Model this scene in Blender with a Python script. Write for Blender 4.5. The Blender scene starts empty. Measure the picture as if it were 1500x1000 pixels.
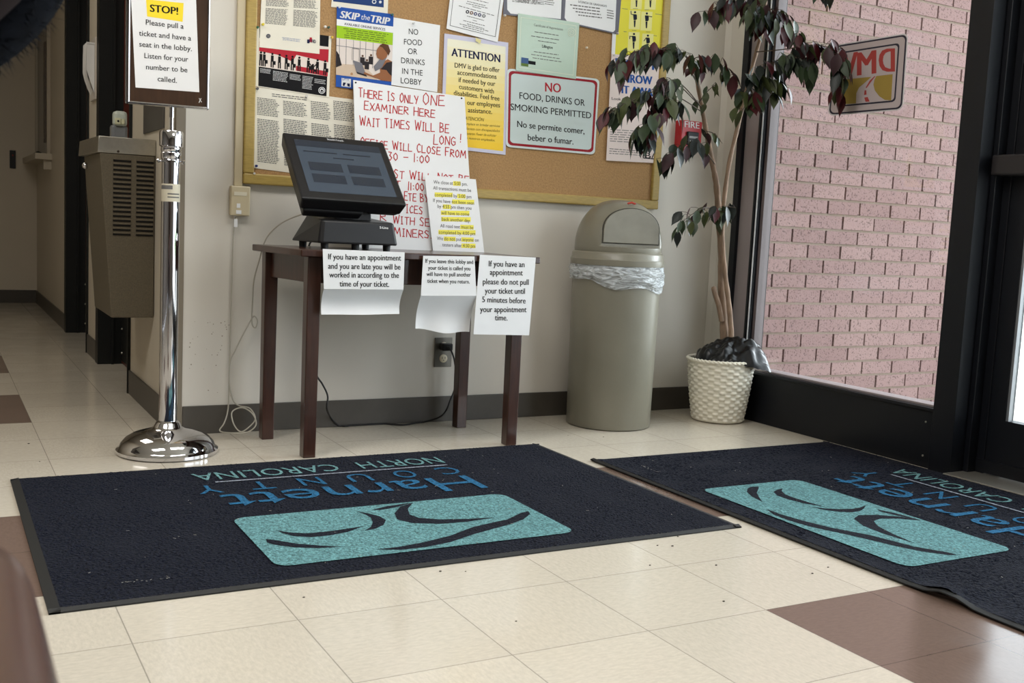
import bpy, bmesh, math, random
from mathutils import Vector, Matrix
random.seed(7)
SC = bpy.context.scene
COL = SC.collection
R = math.radians

# ------------------------------------------------------------------ camera
CP = Vector((-0.30856, -1.89022, 0.77319))
YAW, PITCH, ROLL, FPX = 0.509443, 0.108857, 0.048489, 1533.67
fw = Vector((math.sin(YAW)*math.cos(PITCH), math.cos(YAW)*math.cos(PITCH), -math.sin(PITCH)))
_r = Vector((math.cos(YAW), -math.sin(YAW), 0)); _u = _r.cross(fw)
rt = math.cos(ROLL)*_r + math.sin(ROLL)*_u
up = -math.sin(ROLL)*_r + math.cos(ROLL)*_u
cam = bpy.data.cameras.new('camera'); camo = bpy.data.objects.new('camera', cam); COL.objects.link(camo)
M3 = Matrix((rt, up, -fw)).transposed()
camo.matrix_world = Matrix.Translation(CP) @ M3.to_4x4()
cam.sensor_width = 36; cam.lens = FPX*36/1500; cam.clip_start = 0.02; cam.clip_end = 200
cam.dof.use_dof = True; cam.dof.focus_distance = 3.5; cam.dof.aperture_fstop = 14
SC.camera = camo

# ------------------------------------------------------------------ light
SC.view_settings.view_transform = 'Standard'; SC.view_settings.look = 'None'
SC.view_settings.gamma = 1; SC.view_settings.use_curve_mapping = False
SC.view_settings.exposure = 0.0
w = bpy.data.worlds.new('sky'); SC.world = w; w.use_nodes = True
bg = w.node_tree.nodes['Background']; bg.inputs[0].default_value = (0.86, 0.93, 1, 1); bg.inputs[1].default_value = 3.8
def area(name, loc, sx, sy, power, color=(1, .972, .93), rot=(0, 0, 0)):
    l = bpy.data.lights.new(name, 'AREA'); l.shape = 'RECTANGLE'; l.size = sx; l.size_y = sy; l.energy = power; l.color = color
    o = bpy.data.objects.new(name, l); COL.objects.link(o); o.location = loc; o.rotation_euler = rot
    return o
area('ceiling_lamp', (1.0, .35, 2.58), 1.2, .6, 20)
area('ceiling_lamp', (-0.8, .3, 2.58), 1.2, .6, 38)
area('ceiling_lamp', (1.0, -2.4, 2.58), 1.2, .6, 13)
sl = bpy.data.lights.new('bright_sky_fill', 'SUN'); sl.energy = 4.2; sl.angle = R(35); sl.color = (.88, .94, 1)  # broad soft lamp added as brighter sky on the window side, no visible sun
so = bpy.data.objects.new('bright_sky_fill', sl); COL.objects.link(so); so.rotation_euler = Vector((.95, -.05, .26)).to_track_quat('Z', 'Y').to_euler()
area('hall_lamp', (-.5, 3.2, 2.58), .6, 1.2, 9.5, (1, .94, .84))

# ------------------------------------------------------------------ projection helpers (photo pixel -> point on a real plane)
def ray(u, v): return fw*FPX + rt*(u-750) - up*(v-500)
class Plane:
    def __init__(s, p, n): s.p = Vector(p); s.n = Vector(n).normalized(); s.n = s.n if s.n.dot(CP-s.p) > 0 else -s.n
    def at(s, u, v, lift=0):
        d = ray(u, v); t = (s.p-CP).dot(s.n)/d.dot(s.n); return CP+d*t+s.n*lift
def W(u, v, y): return Plane((0, y, 0), (0, 1, 0)).at(u, v)
def S(u, v, x): return Plane((x, 0, 0), (1, 0, 0)).at(u, v)
def F(u, v, z=0): return Plane((0, 0, z), (0, 0, 1)).at(u, v)
def px_of(p):
    d = Vector(p)-CP; z = d.dot(fw); return (750+FPX*d.dot(rt)/z, 500-FPX*d.dot(up)/z)

# ------------------------------------------------------------------ materials
def lin(c):
    return tuple((x/255/12.92 if x/255 <= .04045 else ((x/255+.055)/1.055)**2.4) for x in c)
MATS = {}
def mat(name, rgb, rough=.5, metal=0, spec=.5, noise=0, nscale=20, bump=0, bscale=200, coat=0, stretch=None, emit=0, detail=3):
    if name in MATS: return MATS[name]
    m = bpy.data.materials.new(name); m.use_nodes = True; MATS[name] = m
    nt = m.node_tree; N = nt.nodes; b = N['Principled BSDF']
    c = lin(rgb) if max(rgb) > 1.01 else rgb
    b.inputs['Base Color'].default_value = (*c, 1); b.inputs['Roughness'].default_value = rough
    b.inputs['Metallic'].default_value = metal; b.inputs['Specular IOR Level'].default_value = spec
    b.inputs['Coat Weight'].default_value = coat
    if emit:
        b.inputs['Emission Color'].default_value = (*c, 1); b.inputs['Emission Strength'].default_value = emit
    if noise or bump:
        tc = N.new('ShaderNodeTexCoord'); src = tc.outputs['Object']
        if stretch:
            mp = N.new('ShaderNodeMapping'); mp.inputs['Scale'].default_value = stretch
            nt.links.new(src, mp.inputs[0]); src = mp.outputs[0]
    if noise:
        n = N.new('ShaderNodeTexNoise'); n.inputs['Scale'].default_value = nscale; n.inputs['Detail'].default_value = detail
        nt.links.new(src, n.inputs['Vector'])
        r = N.new('ShaderNodeMapRange'); r.inputs[1].default_value = .3; r.inputs[2].default_value = .7
        r.inputs[3].default_value = 1-noise; r.inputs[4].default_value = 1+noise
        nt.links.new(n.outputs['Fac'], r.inputs[0])
        mx = N.new('ShaderNodeMix'); mx.data_type = 'RGBA'; mx.blend_type = 'MULTIPLY'; mx.inputs['Factor'].default_value = 1
        mx.inputs['A'].default_value = (*c, 1); nt.links.new(r.outputs[0], mx.inputs['B'])
        nt.links.new(mx.outputs['Result'], b.inputs['Base Color'])
    if bump:
        n2 = N.new('ShaderNodeTexNoise'); n2.inputs['Scale'].default_value = bscale; n2.inputs['Detail'].default_value = 3
        nt.links.new(src, n2.inputs['Vector'])
        bp = N.new('ShaderNodeBump'); bp.inputs['Strength'].default_value = bump; bp.inputs['Distance'].default_value = .01
        nt.links.new(n2.outputs['Fac'], bp.inputs['Height']); nt.links.new(bp.outputs[0], b.inputs['Normal'])
    return m
def flat(name, rgb, rough=.7): return mat(name, rgb, rough, spec=.2)

def floor_mat(name, rgb):
    m = bpy.data.materials.new(name); m.use_nodes = True; nt = m.node_tree; N = nt.nodes; L = nt.links; b = N['Principled BSDF']
    tc = N.new('ShaderNodeTexCoord'); sep = N.new('ShaderNodeSeparateXYZ'); L.new(tc.outputs['Object'], sep.inputs[0])
    def mth(op, a, bb=None):
        n = N.new('ShaderNodeMath'); n.operation = op
        for i, x in enumerate((a, bb)):
            if x is None: continue
            if isinstance(x, (int, float)): n.inputs[i].default_value = x
            else: L.new(x, n.inputs[i])
        return n.outputs[0]
    T = .3048
    tx = mth('DIVIDE', sep.outputs[0], T); ty = mth('DIVIDE', sep.outputs[1], T)
    def edge(t):
        f = mth('FRACT', mth('ADD', t, 100)); return mth('MINIMUM', f, mth('SUBTRACT', 1, f))
    e = mth('MINIMUM', edge(tx), edge(ty))
    line = mth('LESS_THAN', e, .0038)
    fx = mth('FLOOR', tx); fy = mth('FLOOR', ty)
    cmb = N.new('ShaderNodeCombineXYZ'); L.new(fx, cmb.inputs[0]); L.new(fy, cmb.inputs[1])
    wn = N.new('ShaderNodeTexWhiteNoise'); L.new(cmb.outputs[0], wn.inputs[0])
    par = mth('MODULO', mth('ADD', mth('ADD', fx, fy), 100), 2)
    def marb(sc):
        mp = N.new('ShaderNodeMapping'); mp.inputs['Scale'].default_value = sc; L.new(tc.outputs['Object'], mp.inputs[0])
        n = N.new('ShaderNodeTexNoise'); n.inputs['Scale'].default_value = 26; n.inputs['Detail'].default_value = 6; n.inputs['Roughness'].default_value = .7
        L.new(mp.outputs[0], n.inputs['Vector']); return n.outputs['Fac']
    a, c2 = marb((2, 5.5, 1)), marb((5.5, 2, 1))
    mixf = N.new('ShaderNodeMix'); L.new(par, mixf.inputs['Factor']); L.new(a, mixf.inputs['A']); L.new(c2, mixf.inputs['B'])
    v = N.new('ShaderNodeMapRange'); v.inputs[1].default_value = .35; v.inputs[2].default_value = .65; v.inputs[3].default_value = .9; v.inputs[4].default_value = 1.06
    L.new(mixf.outputs['Result'], v.inputs[0])
    tv = N.new('ShaderNodeMapRange'); tv.inputs[3].default_value = .97; tv.inputs[4].default_value = 1.03; L.new(wn.outputs['Value'], tv.inputs[0])
    fac = mth('MULTIPLY', v.outputs[0], tv.outputs[0])
    dark = mth('SUBTRACT', 1, mth('MULTIPLY', line, .45))
    fac = mth('MULTIPLY', fac, dark)
    mx = N.new('ShaderNodeMix'); mx.data_type = 'RGBA'; mx.blend_type = 'MULTIPLY'; mx.inputs['Factor'].default_value = 1
    mx.inputs['A'].default_value = (*lin(rgb), 1); L.new(fac, mx.inputs['B']); L.new(mx.outputs['Result'], b.inputs['Base Color'])
    rn = N.new('ShaderNodeTexNoise'); rn.inputs['Scale'].default_value = 5; L.new(tc.outputs['Object'], rn.inputs['Vector'])
    rr = N.new('ShaderNodeMapRange'); rr.inputs[1].default_value = .3; rr.inputs[2].default_value = .7; rr.inputs[3].default_value = .11; rr.inputs[4].default_value = .2
    L.new(rn.outputs['Fac'], rr.inputs[0]); L.new(rr.outputs[0], b.inputs['Roughness'])
    bn = N.new('ShaderNodeTexNoise'); bn.inputs['Scale'].default_value = 14; L.new(tc.outputs['Object'], bn.inputs['Vector'])
    bp = N.new('ShaderNodeBump'); bp.inputs['Strength'].default_value = .012; bp.inputs['Distance'].default_value = .01; L.new(bn.outputs['Fac'], bp.inputs['Height']); L.new(bp.outputs[0], b.inputs['Normal'])
    return m

def brick_mat():
    m = bpy.data.materials.new('brick'); m.use_nodes = True; nt = m.node_tree; N = nt.nodes; L = nt.links; b = N['Principled BSDF']
    g = N.new('ShaderNodeNewGeometry'); cr = N.new('ShaderNodeValToRGB')
    el = cr.color_ramp.elements
    el[0].color = (*lin((138, 112, 109)), 1); el[1].color = (*lin((150, 124, 120)), 1)
    e = el.new(.5); e.color = (*lin((144, 118, 115)), 1)
    L.new(g.outputs['Random Per Island'], cr.inputs[0])
    tc = N.new('ShaderNodeTexCoord'); n = N.new('ShaderNodeTexNoise'); n.inputs['Scale'].default_value = 130; n.inputs['Detail'].default_value = 3
    L.new(tc.outputs['Object'], n.inputs['Vector'])
    r = N.new('ShaderNodeMapRange'); r.inputs[1].default_value = .36; r.inputs[2].default_value = .43; r.inputs[3].default_value = .5; r.inputs[4].default_value = 1; L.new(n.outputs['Fac'], r.inputs[0])
    mx = N.new('ShaderNodeMix'); mx.data_type = 'RGBA'; mx.blend_type = 'MULTIPLY'; mx.inputs['Factor'].default_value = 1
    L.new(cr.outputs[0], mx.inputs['A']); L.new(r.outputs[0], mx.inputs['B']); L.new(mx.outputs['Result'], b.inputs['Base Color'])
    b.inputs['Roughness'].default_value = .9; b.inputs['Specular IOR Level'].default_value = .2
    bp = N.new('ShaderNodeBump'); bp.inputs['Strength'].default_value = .4; bp.inputs['Distance'].default_value = .004; L.new(n.outputs['Fac'], bp.inputs['Height']); L.new(bp.outputs[0], b.inputs['Normal'])
    return m

def glass_mat(name, tint=(1, 1, 1), refl=1.45):
    m = bpy.data.materials.new(name); m.use_nodes = True; nt = m.node_tree; N = nt.nodes; L = nt.links
    for x in list(N): N.remove(x)
    o = N.new('ShaderNodeOutputMaterial'); t = N.new('ShaderNodeBsdfTransparent'); t.inputs[0].default_value = (*tint, 1)
    g = N.new('ShaderNodeBsdfGlossy'); g.inputs['Roughness'].default_value = .01
    lw = N.new('ShaderNodeLayerWeight'); lw.inputs[0].default_value = .5
    pw = N.new('ShaderNodeMath'); pw.operation = 'POWER'; pw.inputs[1].default_value = 5; L.new(lw.outputs['Facing'], pw.inputs[0])
    fr = N.new('ShaderNodeMath'); fr.operation = 'MULTIPLY_ADD'; fr.inputs[1].default_value = .9; fr.inputs[2].default_value = .025; L.new(pw.outputs[0], fr.inputs[0])
    mx = N.new('ShaderNodeMixShader'); L.new(fr.outputs[0], mx.inputs[0]); L.new(t.outputs[0], mx.inputs[1]); L.new(g.outputs[0], mx.inputs[2]); L.new(mx.outputs[0], o.inputs[0])
    return m
def film_mat(name, rgb, opac, rough=.3):
    m = bpy.data.materials.new(name); m.use_nodes = True; nt = m.node_tree; N = nt.nodes; L = nt.links
    b = N['Principled BSDF']; b.inputs['Base Color'].default_value = (*lin(rgb), 1); b.inputs['Roughness'].default_value = rough
    o = N['Material Output']; t = N.new('ShaderNodeBsdfTransparent'); mx = N.new('ShaderNodeMixShader'); mx.inputs[0].default_value = opac
    L.new(t.outputs[0], mx.inputs[1]); L.new(b.outputs[0], mx.inputs[2]); L.new(mx.outputs[0], o.inputs[0])
    tc = N.new('ShaderNodeTexCoord'); mp = N.new('ShaderNodeMapping'); mp.inputs['Scale'].default_value = (18, 18, 60); L.new(tc.outputs['Object'], mp.inputs[0])
    n = N.new('ShaderNodeTexNoise'); n.inputs['Scale'].default_value = 1; n.inputs['Detail'].default_value = 4; n.inputs['Distortion'].default_value = 1.5; L.new(mp.outputs[0], n.inputs['Vector'])
    bp = N.new('ShaderNodeBump'); bp.inputs['Strength'].default_value = 1; bp.inputs['Distance'].default_value = .02; L.new(n.outputs['Fac'], bp.inputs['Height']); L.new(bp.outputs[0], b.inputs['Normal'])
    r = N.new('ShaderNodeMapRange'); r.inputs[1].default_value = .35; r.inputs[2].default_value = .65; r.inputs[3].default_value = opac*.55; r.inputs[4].default_value = min(1, opac*1.4); L.new(n.outputs['Fac'], r.inputs[0]); L.new(r.outputs[0], mx.inputs[0])
    return m

# ------------------------------------------------------------------ mesh builder
class MB:
    def __init__(s): s.v = []; s.f = []; s.m = []; s.sm = []; s.mats = []
    def mi(s, m):
        if m not in s.mats: s.mats.append(m)
        return s.mats.index(m)
    def add(s, verts, faces, m, smooth=False):
        o = len(s.v); k = s.mi(m); s.v += [tuple(x) for x in verts]
        for f in faces: s.f.append([i+o for i in f]); s.m.append(k); s.sm.append(smooth)
    def box(s, a, b, m):
        x0, y0, z0 = a; x1, y1, z1 = b
        s.hexa([(x0, y0, z0), (x1, y0, z0), (x1, y1, z0), (x0, y1, z0)], [(x0, y0, z1), (x1, y0, z1), (x1, y1, z1), (x0, y1, z1)], m)
    def hexa(s, lo, hi, m):
        n = len(lo)
        s.add(list(lo)+list(hi), [list(range(n))[::-1], list(range(n, 2*n))]+[[i, (i+1) % n, n+(i+1) % n, n+i] for i in range(n)], m)
    def slab(s, pts, th, m, n):            # polygon pts with thickness th along -n
        n = Vector(n).normalized(); s.hexa([Vector(p)-n*th for p in pts], [Vector(p) for p in pts], m)
    def tube(s, pts, r, m, seg=8, cap=True):
        pts = [Vector(p) for p in pts]; k = len(pts); rr = r if isinstance(r, (list, tuple)) else [r]*k
        vs = []; prev = None
        for i, p in enumerate(pts):
            t = (pts[min(i+1, k-1)]-pts[max(i-1, 0)]).normalized()
            if prev is None: a = t.orthogonal().normalized()
            else: a = (prev-t*prev.dot(t)); a = a.normalized() if a.length > 1e-6 else t.orthogonal().normalized()
            prev = a; b = t.cross(a)
            for j in range(seg):
                an = 2*math.pi*j/seg; vs.append(p+(a*math.cos(an)+b*math.sin(an))*rr[i])
        fs = [[i*seg+j, i*seg+(j+1) % seg, (i+1)*seg+(j+1) % seg, (i+1)*seg+j] for i in range(k-1) for j in range(seg)]
        if cap: fs += [list(range(seg))[::-1], [(k-1)*seg+j for j in range(seg)]]
        s.add(vs, fs, m, True)
    def lathe(s, prof, c, m, seg=48, cap=True):
        vs = []; k = len(prof)
        for r, z in prof:
            for j in range(seg):
                a = 2*math.pi*j/seg; vs.append((c[0]+r*math.cos(a), c[1]+r*math.sin(a), c[2]+z))
        fs = [[i*seg+j, i*seg+(j+1) % seg, (i+1)*seg+(j+1) % seg, (i+1)*seg+j] for i in range(k-1) for j in range(seg)]
        if cap: fs += [list(range(seg))[::-1], [(k-1)*seg+j for j in range(seg)]]
        s.add(vs, fs, m, True)
    def ball(s, c, r, m, seg=14, sc=(1, 1, 1)):
        vs = []; n = seg//2
        for i in range(n+1):
            t = math.pi*i/n
            for j in range(seg):
                a = 2*math.pi*j/seg; vs.append((c[0]+r*sc[0]*math.sin(t)*math.cos(a), c[1]+r*sc[1]*math.sin(t)*math.sin(a), c[2]-r*sc[2]*math.cos(t)))
        fs = [[i*seg+j, i*seg+(j+1) % seg, (i+1)*seg+(j+1) % seg, (i+1)*seg+j] for i in range(n) for j in range(seg)]
        s.add(vs, fs, m, True)
    def grid(s, fn, nu, nv, m, smooth=True):
        vs = [fn(i/nu, j/nv) for j in range(nv+1) for i in range(nu+1)]
        fs = [[j*(nu+1)+i, j*(nu+1)+i+1, (j+1)*(nu+1)+i+1, (j+1)*(nu+1)+i] for j in range(nv) for i in range(nu)]
        s.add(vs, fs, m, smooth)
    def build(s, name, parent=None, loc=None, bevel=0, weld=False, sharp=35, **props):
        me = bpy.data.meshes.new(name)
        o0 = Vector(loc) if loc is not None else Vector((0, 0, 0))
        if parent is not None and loc is None: o0 = Vector(parent.get('_base', (0, 0, 0)))
        me.from_pydata([tuple(Vector(v)-o0) for v in s.v], [], s.f)
        for m in s.mats: me.materials.append(m)
        me.polygons.foreach_set('material_index', s.m); me.polygons.foreach_set('use_smooth', s.sm)
        me.update()
        if any(s.sm): me.set_sharp_from_angle(angle=R(sharp))
        if weld:
            bm = bmesh.new(); bm.from_mesh(me); bmesh.ops.remove_doubles(bm, verts=bm.verts, dist=1e-5); bm.to_mesh(me); bm.free()
        o = bpy.data.objects.new(name, me); COL.objects.link(o)
        if parent is not None:
            o.parent = parent
            if loc is not None: o.location = o0-Vector(parent.get('_base', (0, 0, 0)))
            o['_base'] = parent.get('_base', (0, 0, 0))
        else:
            o.location = o0; o['_base'] = tuple(o0)
        if bevel:
            b = o.modifiers.new('bevel', 'BEVEL'); b.width = bevel; b.segments = 2; b.limit_method = 'ANGLE'; b.angle_limit = R(40)
        for k, v in props.items(): o[k] = v
        return o
def thing(name, label, cat, loc=(0, 0, 0), group=None):
    o = bpy.data.objects.new(name, None); o.empty_display_size = .05; COL.objects.link(o); o.location = loc; o['_base'] = tuple(loc)
    return tag(o, label, cat, group)
def tag(o, label, cat, group=None):
    o['label'] = label; o['category'] = cat
    if group: o['group'] = group
    return o
def struct(name, mb, **k): return mb.build(name, kind='structure', **k)

# ------------------------------------------------------------------ lettering
_tc = {}
def glyphs(txt, bold=0.0, shear=0.0):
    key = (txt, bold, shear)
    if key in _tc: return _tc[key]
    cu = bpy.data.curves.new('t', 'FONT'); cu.body = txt; cu.resolution_u = 3; cu.offset = bold; cu.shear = shear
    ob = bpy.data.objects.new('t', cu); COL.objects.link(ob)
    dg = bpy.context.evaluated_depsgraph_get(); me = ob.evaluated_get(dg).to_mesh()
    vs = [(v.co.x, v.co.y) for v in me.vertices]; fs = [list(p.vertices) for p in me.polygons]
    ob.evaluated_get(dg).to_mesh_clear(); bpy.data.objects.remove(ob); bpy.data.curves.remove(cu)
    x0 = min(x for x, _ in vs); x1 = max(x for x, _ in vs)
    _tc[key] = ([((x-x0)/(x1-x0), y) for x, y in vs], fs, x1-x0)
    return _tc[key]
CAP = max(y for _, y in glyphs('H')[0])
class Flat(MB):
    """printed matter lying on a plane; every coordinate is a photo pixel cast on that plane"""
    def __init__(s, plane): super().__init__(); s.p = plane; s.L = 0
    def P(s, x, y, lift=0): return s.p.at(x, y, lift)
    def sheet(s, q, m, th=.0008): s.slab([s.P(*a) for a in q], th, m, s.p.n); s.q = q
    def poly(s, q, m, layer=1): s.add([s.P(*a, .0003*layer) for a in q], [list(range(len(q)))], m)
    def text(s, t, l, r, cap, m, bold=0.0, shear=0.0, layer=2):
        vs, fs, wd = glyphs(t, 0, shear)
        A = s.P(*l, .0003*layer); B = s.P(*r, .0003*layer); U = s.P(l[0], l[1]-cap)-s.P(*l)
        for k in ([0] if bold == 0 else [-.5, 0, .5]):
            o = (B-A).normalized()*(U.length*bold*2.3*k)+s.p.n*(.00006*k)
            s.add([A+(B-A)*x+U*(y/CAP)+o for x, y in vs], fs, m)
    def bil(s, q, u, v):
        a = [(q[0][i]*(1-u)+q[1][i]*u)*(1-v)+(q[3][i]*(1-u)+q[2][i]*u)*v for i in (0, 1)]
        return a
    def rect(s, q, u0, v0, u1, v1, m, layer=1): s.poly([s.bil(q, u0, v0), s.bil(q, u1, v0), s.bil(q, u1, v1), s.bil(q, u0, v1)], m, layer)
    def bars(s, q, n, m, fill=.5, layer=2, center=False, ragged=.15):
        for i in range(n):
            v0 = (i+.5-fill/2)/n; v1 = (i+.5+fill/2)/n; end = 1-random.random()*ragged; u = (1-end)/2 if center else 0; e = u+end if center else end
            while u < e:
                wl = min(random.uniform(.05, .16), e-u); s.rect(q, u, v0, u+wl, v1, m, layer); u += wl+.025
    def disc(s, c, r, m, layer=2, n=20, ry=None): s.poly([(c[0]+r*math.cos(2*math.pi*i/n), c[1]-(ry or r)*math.sin(2*math.pi*i/n)) for i in range(n)], m, layer)
    def stroke(s, pts, wpx, m, layer=2):
        for a, b in zip(pts, pts[1:]):
            dx, dy = b[0]-a[0], b[1]-a[1]; l = math.hypot(dx, dy) or 1; ox, oy = -dy/l*wpx/2, dx/l*wpx/2
            ex, ey = dx/l*wpx*.3, dy/l*wpx*.3
            s.poly([(a[0]+ox-ex, a[1]+oy-ey), (b[0]+ox+ex, b[1]+oy+ey), (b[0]-ox+ex, b[1]-oy+ey), (a[0]-ox-ex, a[1]-oy-ey)], m, layer)
def rrect(x0, y0, x1, y1, r, n=5):
    out = []
    for cx, cy, a0 in ((x1-r, y1-r, 0), (x0+r, y1-r, 90), (x0+r, y0+r, 180), (x1-r, y0+r, 270)):
        for i in range(n+1):
            a = R(a0+90*i/n); out.append((cx+r*math.cos(a), cy+r*math.sin(a)))
    return out
HG = {'A': [[(0, 0), (.5, 1), (1, 0)], [(.2, .4), (.8, .4)]], 'B': [[(0, 0), (0, 1), (.7, .9), (.75, .65), (.1, .52), (.9, .4), (.85, .1), (0, 0)]],
 'C': [[(.95, .85), (.6, 1), (.15, .75), (.05, .4), (.35, .02), (.95, .12)]], 'E': [[(.95, 1), (.05, 1), (0, 0), (1, 0)], [(0, .5), (.8, .52)]],
 'F': [[(1, 1), (.05, .97), (0, 0)], [(0, .5), (.75, .53)]], 'G': [[(.95, .85), (.5, 1), (.08, .7), (.08, .25), (.5, 0), (.95, .15), (.95, .45), (.5, .45)]],
 'H': [[(0, 1), (0, 0)], [(1, 1), (1, 0)], [(0, .5), (1, .52)]], 'I': [[(.5, 1), (.5, 0)], [(.2, 1), (.8, 1)], [(.2, 0), (.8, 0)]],
 'L': [[(.05, 1), (0, 0), (.95, .03)]], 'M': [[(0, 0), (.15, 1), (.5, .3), (.85, 1), (1, 0)]], 'N': [[(0, 0), (.05, 1), (.95, 0), (1, 1)]],
 'O': [[(.5, 1), (.1, .75), (.05, .3), (.45, 0), (.9, .25), (.95, .7), (.5, 1)]], 'R': [[(0, 0), (.05, 1), (.8, .9), (.85, .6), (.1, .5), (1, 0)]],
 'S': [[(.9, .9), (.4, 1), (.1, .75), (.85, .35), (.7, .03), (0, .1)]], 'T': [[(0, .97), (1, 1)], [(.5, 1), (.48, 0)]],
 'W': [[(0, 1), (.25, 0), (.5, .8), (.75, 0), (1, 1)]], 'X': [[(0, 1), (1, 0)], [(1, 1), (0, 0)]], 'Y': [[(0, 1), (.5, .5)], [(1, 1), (.4, 0)]],
 '!': [[(.6, 1), (.4, .3)], [(.35, .08), (.33, 0)]], '1': [[(.5, 1), (.5, 0)]], '0': [[(.5, 1), (.1, .7), (.1, .3), (.5, 0), (.9, .3), (.9, .7), (.5, 1)]],
 '3': [[(.1, .95), (.8, .9), (.4, .55), (.9, .3), (.6, 0), (.05, .1)]], ':': [[(.5, .7), (.5, .62)], [(.5, .25), (.5, .17)]], '-': [[(0, .5), (1, .52)]], '.': [[(.3, .06), (.4, 0)]]}
def hand(fl, t, l, r, cap, m, wpx=1.5, small=()):
    wd = {'I': .55, '!': .4, '1': .3, ':': .3, '.': .3, ' ': .55, 'M': 1.15, 'W': 1.2}
    tot = sum(wd.get(c, .8)+.25 for c in t)-.25; x = 0
    for i, c in enumerate(t):
        g = wd.get(c, .8)
        if c in HG:
            h = cap*(1 if (i == 0 or t[i-1] == ' ') else .86); sl = random.uniform(-.04, .06); dy = random.uniform(-.04, .04)*cap
            for st in HG[c]:
                pts = []
                for (a, b) in st:
                    f = (x+a*g)/tot
                    pts.append((l[0]+(r[0]-l[0])*f+b*h*sl, l[1]+(r[1]-l[1])*f-b*h+dy+a*g/tot*0))
                fl.stroke(pts, wpx, m)
        x += g+.25

# ------------------------------------------------------------------ shared materials
WALL = mat('wall_paint', (216, 210, 199), .45, spec=.4, noise=.02, nscale=3, bump=.03, bscale=300)
HALLW = mat('hall_paint', (206, 196, 178), .5, noise=.02, nscale=3)
BASE = mat('baseboard_vinyl', (74, 69, 62), .42, noise=.05, nscale=30)
BLACKF = mat('black_anodised', (15, 17, 23), .42, spec=.35, noise=.08, nscale=40)
BLACKD = mat('black_door_paint', (24, 26, 25), .5, spec=.3)
MAUVE = mat('bronze_metal', (150, 140, 141), .4)
CHROME = mat('chrome', (218, 218, 222), .06, metal=1)
SATIN = mat('satin_steel', (196, 192, 180), .3, metal=1, noise=.05, nscale=60)
WHITEP = mat('white_paper', (236, 236, 236), .7, spec=.2, noise=.015, nscale=12)
CREAMP = mat('cream_paper', (232, 226, 210), .7, spec=.2, noise=.02, nscale=12)
INK = flat('black_ink', (22, 22, 24)); GREYINK = flat('grey_ink', (112, 110, 108)); NAVY = flat('navy_ink', (24, 28, 66))
RED = flat('red_ink', (178, 40, 52)); BLUE = flat('blue_ink', (38, 82, 160)); YEL = flat('yellow_ink', (250, 222, 60)); LIME = flat('lime_ink', (160, 200, 40))
GOLD = mat('gold_wood_frame', (172, 146, 78), .45, noise=.12, nscale=8, stretch=(4, 4, 30))
CORK = mat('cork', (172, 136, 94), .85, spec=.15, noise=.16, nscale=160, bump=.25, bscale=220, detail=5)
WOOD = mat('mahogany', (58, 32, 22), .3, noise=.25, nscale=14, stretch=(6, 6, .8), coat=.25)
BLKPL = mat('black_plastic', (20, 20, 22), .4, spec=.4, noise=.05, nscale=80)
RUBBER = mat('black_rubber', (25, 26, 26), .6)
T = .3048
YW, XW, XH = 1.79, 2.75, .42       # back wall, window wall, hall wall

# ------------------------------------------------------------------ structure
f1 = floor_mat('vinyl_tile_cream', (205, 196, 180)); f2 = floor_mat('vinyl_tile_brown', (116, 97, 87))
brown = [(-2, 0, 7, 9), (-2, 0, 11, 13), (-2, 0, 1, 3), (4, 6, 1, 3), (4, 6, -3, -1), (-2, 0, -3, -1), (-6, -4, 1, 3), (4, 6, -7, -5)]
mb = MB(); FV = {}
for i in range(-11, 10):
    for j in range(-13, 24):
        x0, x1, y0, y1 = i*T, (i+1)*T, j*T, (j+1)*T
        if x0 > .6 and y0 > 1.9: continue
        br = any(a <= i < b and c <= j < d for a, b, c, d in brown)
        mb.add([(x0, y0, 0), (min(x1, 2.85), y0, 0), (min(x1, 2.85), y1, 0), (x0, y1, 0)], [[0, 1, 2, 3]], f2 if br else f1)
mb.box((-3.4, -4, -.1), (2.85, 1.9, -.005), f1); mb.box((-3.4, 1.9, -.1), (.7, 7.3, -.005), f1)
struct('floor', mb)
mb = MB(); mb.box((-3.4, -4, 2.62), (2.95, 7.3, 2.7), mat('ceiling_tile', (225, 222, 214), .9, noise=.05, nscale=60)); struct('ceiling', mb)
mb = MB(); mb.box((XH, YW, 0), (XW+.2, YW+.14, 2.62), WALL); rs = random.Random(9)
for i in range(34):
    c = W(rs.uniform(272, 338), rs.uniform(470, 580), YW-.0004); r = rs.uniform(.001, .0026)
    mb.add([(c.x+r*math.cos(k*1.047), c.y, c.z+r*math.sin(k*1.047)) for k in range(6)], [list(range(6))], flat('wall_fleck', (148, 136, 120)))
struct('wall_back', mb)
# stub of wall between the back wall and the window frame, eased corner
mb = MB(); mb.hexa([(2.75, 1.80, 0), (2.735, 1.785, 0), (2.75, 1.76, 0), (2.75, 1.655, 0), (2.95, 1.655, 0), (2.95, 1.80, 0)],
                   [(2.75, 1.80, 2.62), (2.735, 1.785, 2.62), (2.75, 1.76, 2.62), (2.75, 1.655, 2.62), (2.95, 1.655, 2.62), (2.95, 1.80, 2.62)], WALL)
struct('wall_right', mb)
DKW = mat('umber_wall', (92, 84, 76), .6)
mb = MB(); mb.box((-3.5, -4, 0), (-3.4, 7.3, 2.62), DKW); struct('wall_left', mb)
mb = MB(); mb.box((-3.4, -4.1, 0), (2.95, -4, 2.62), DKW); struct('wall_front', mb)
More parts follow.
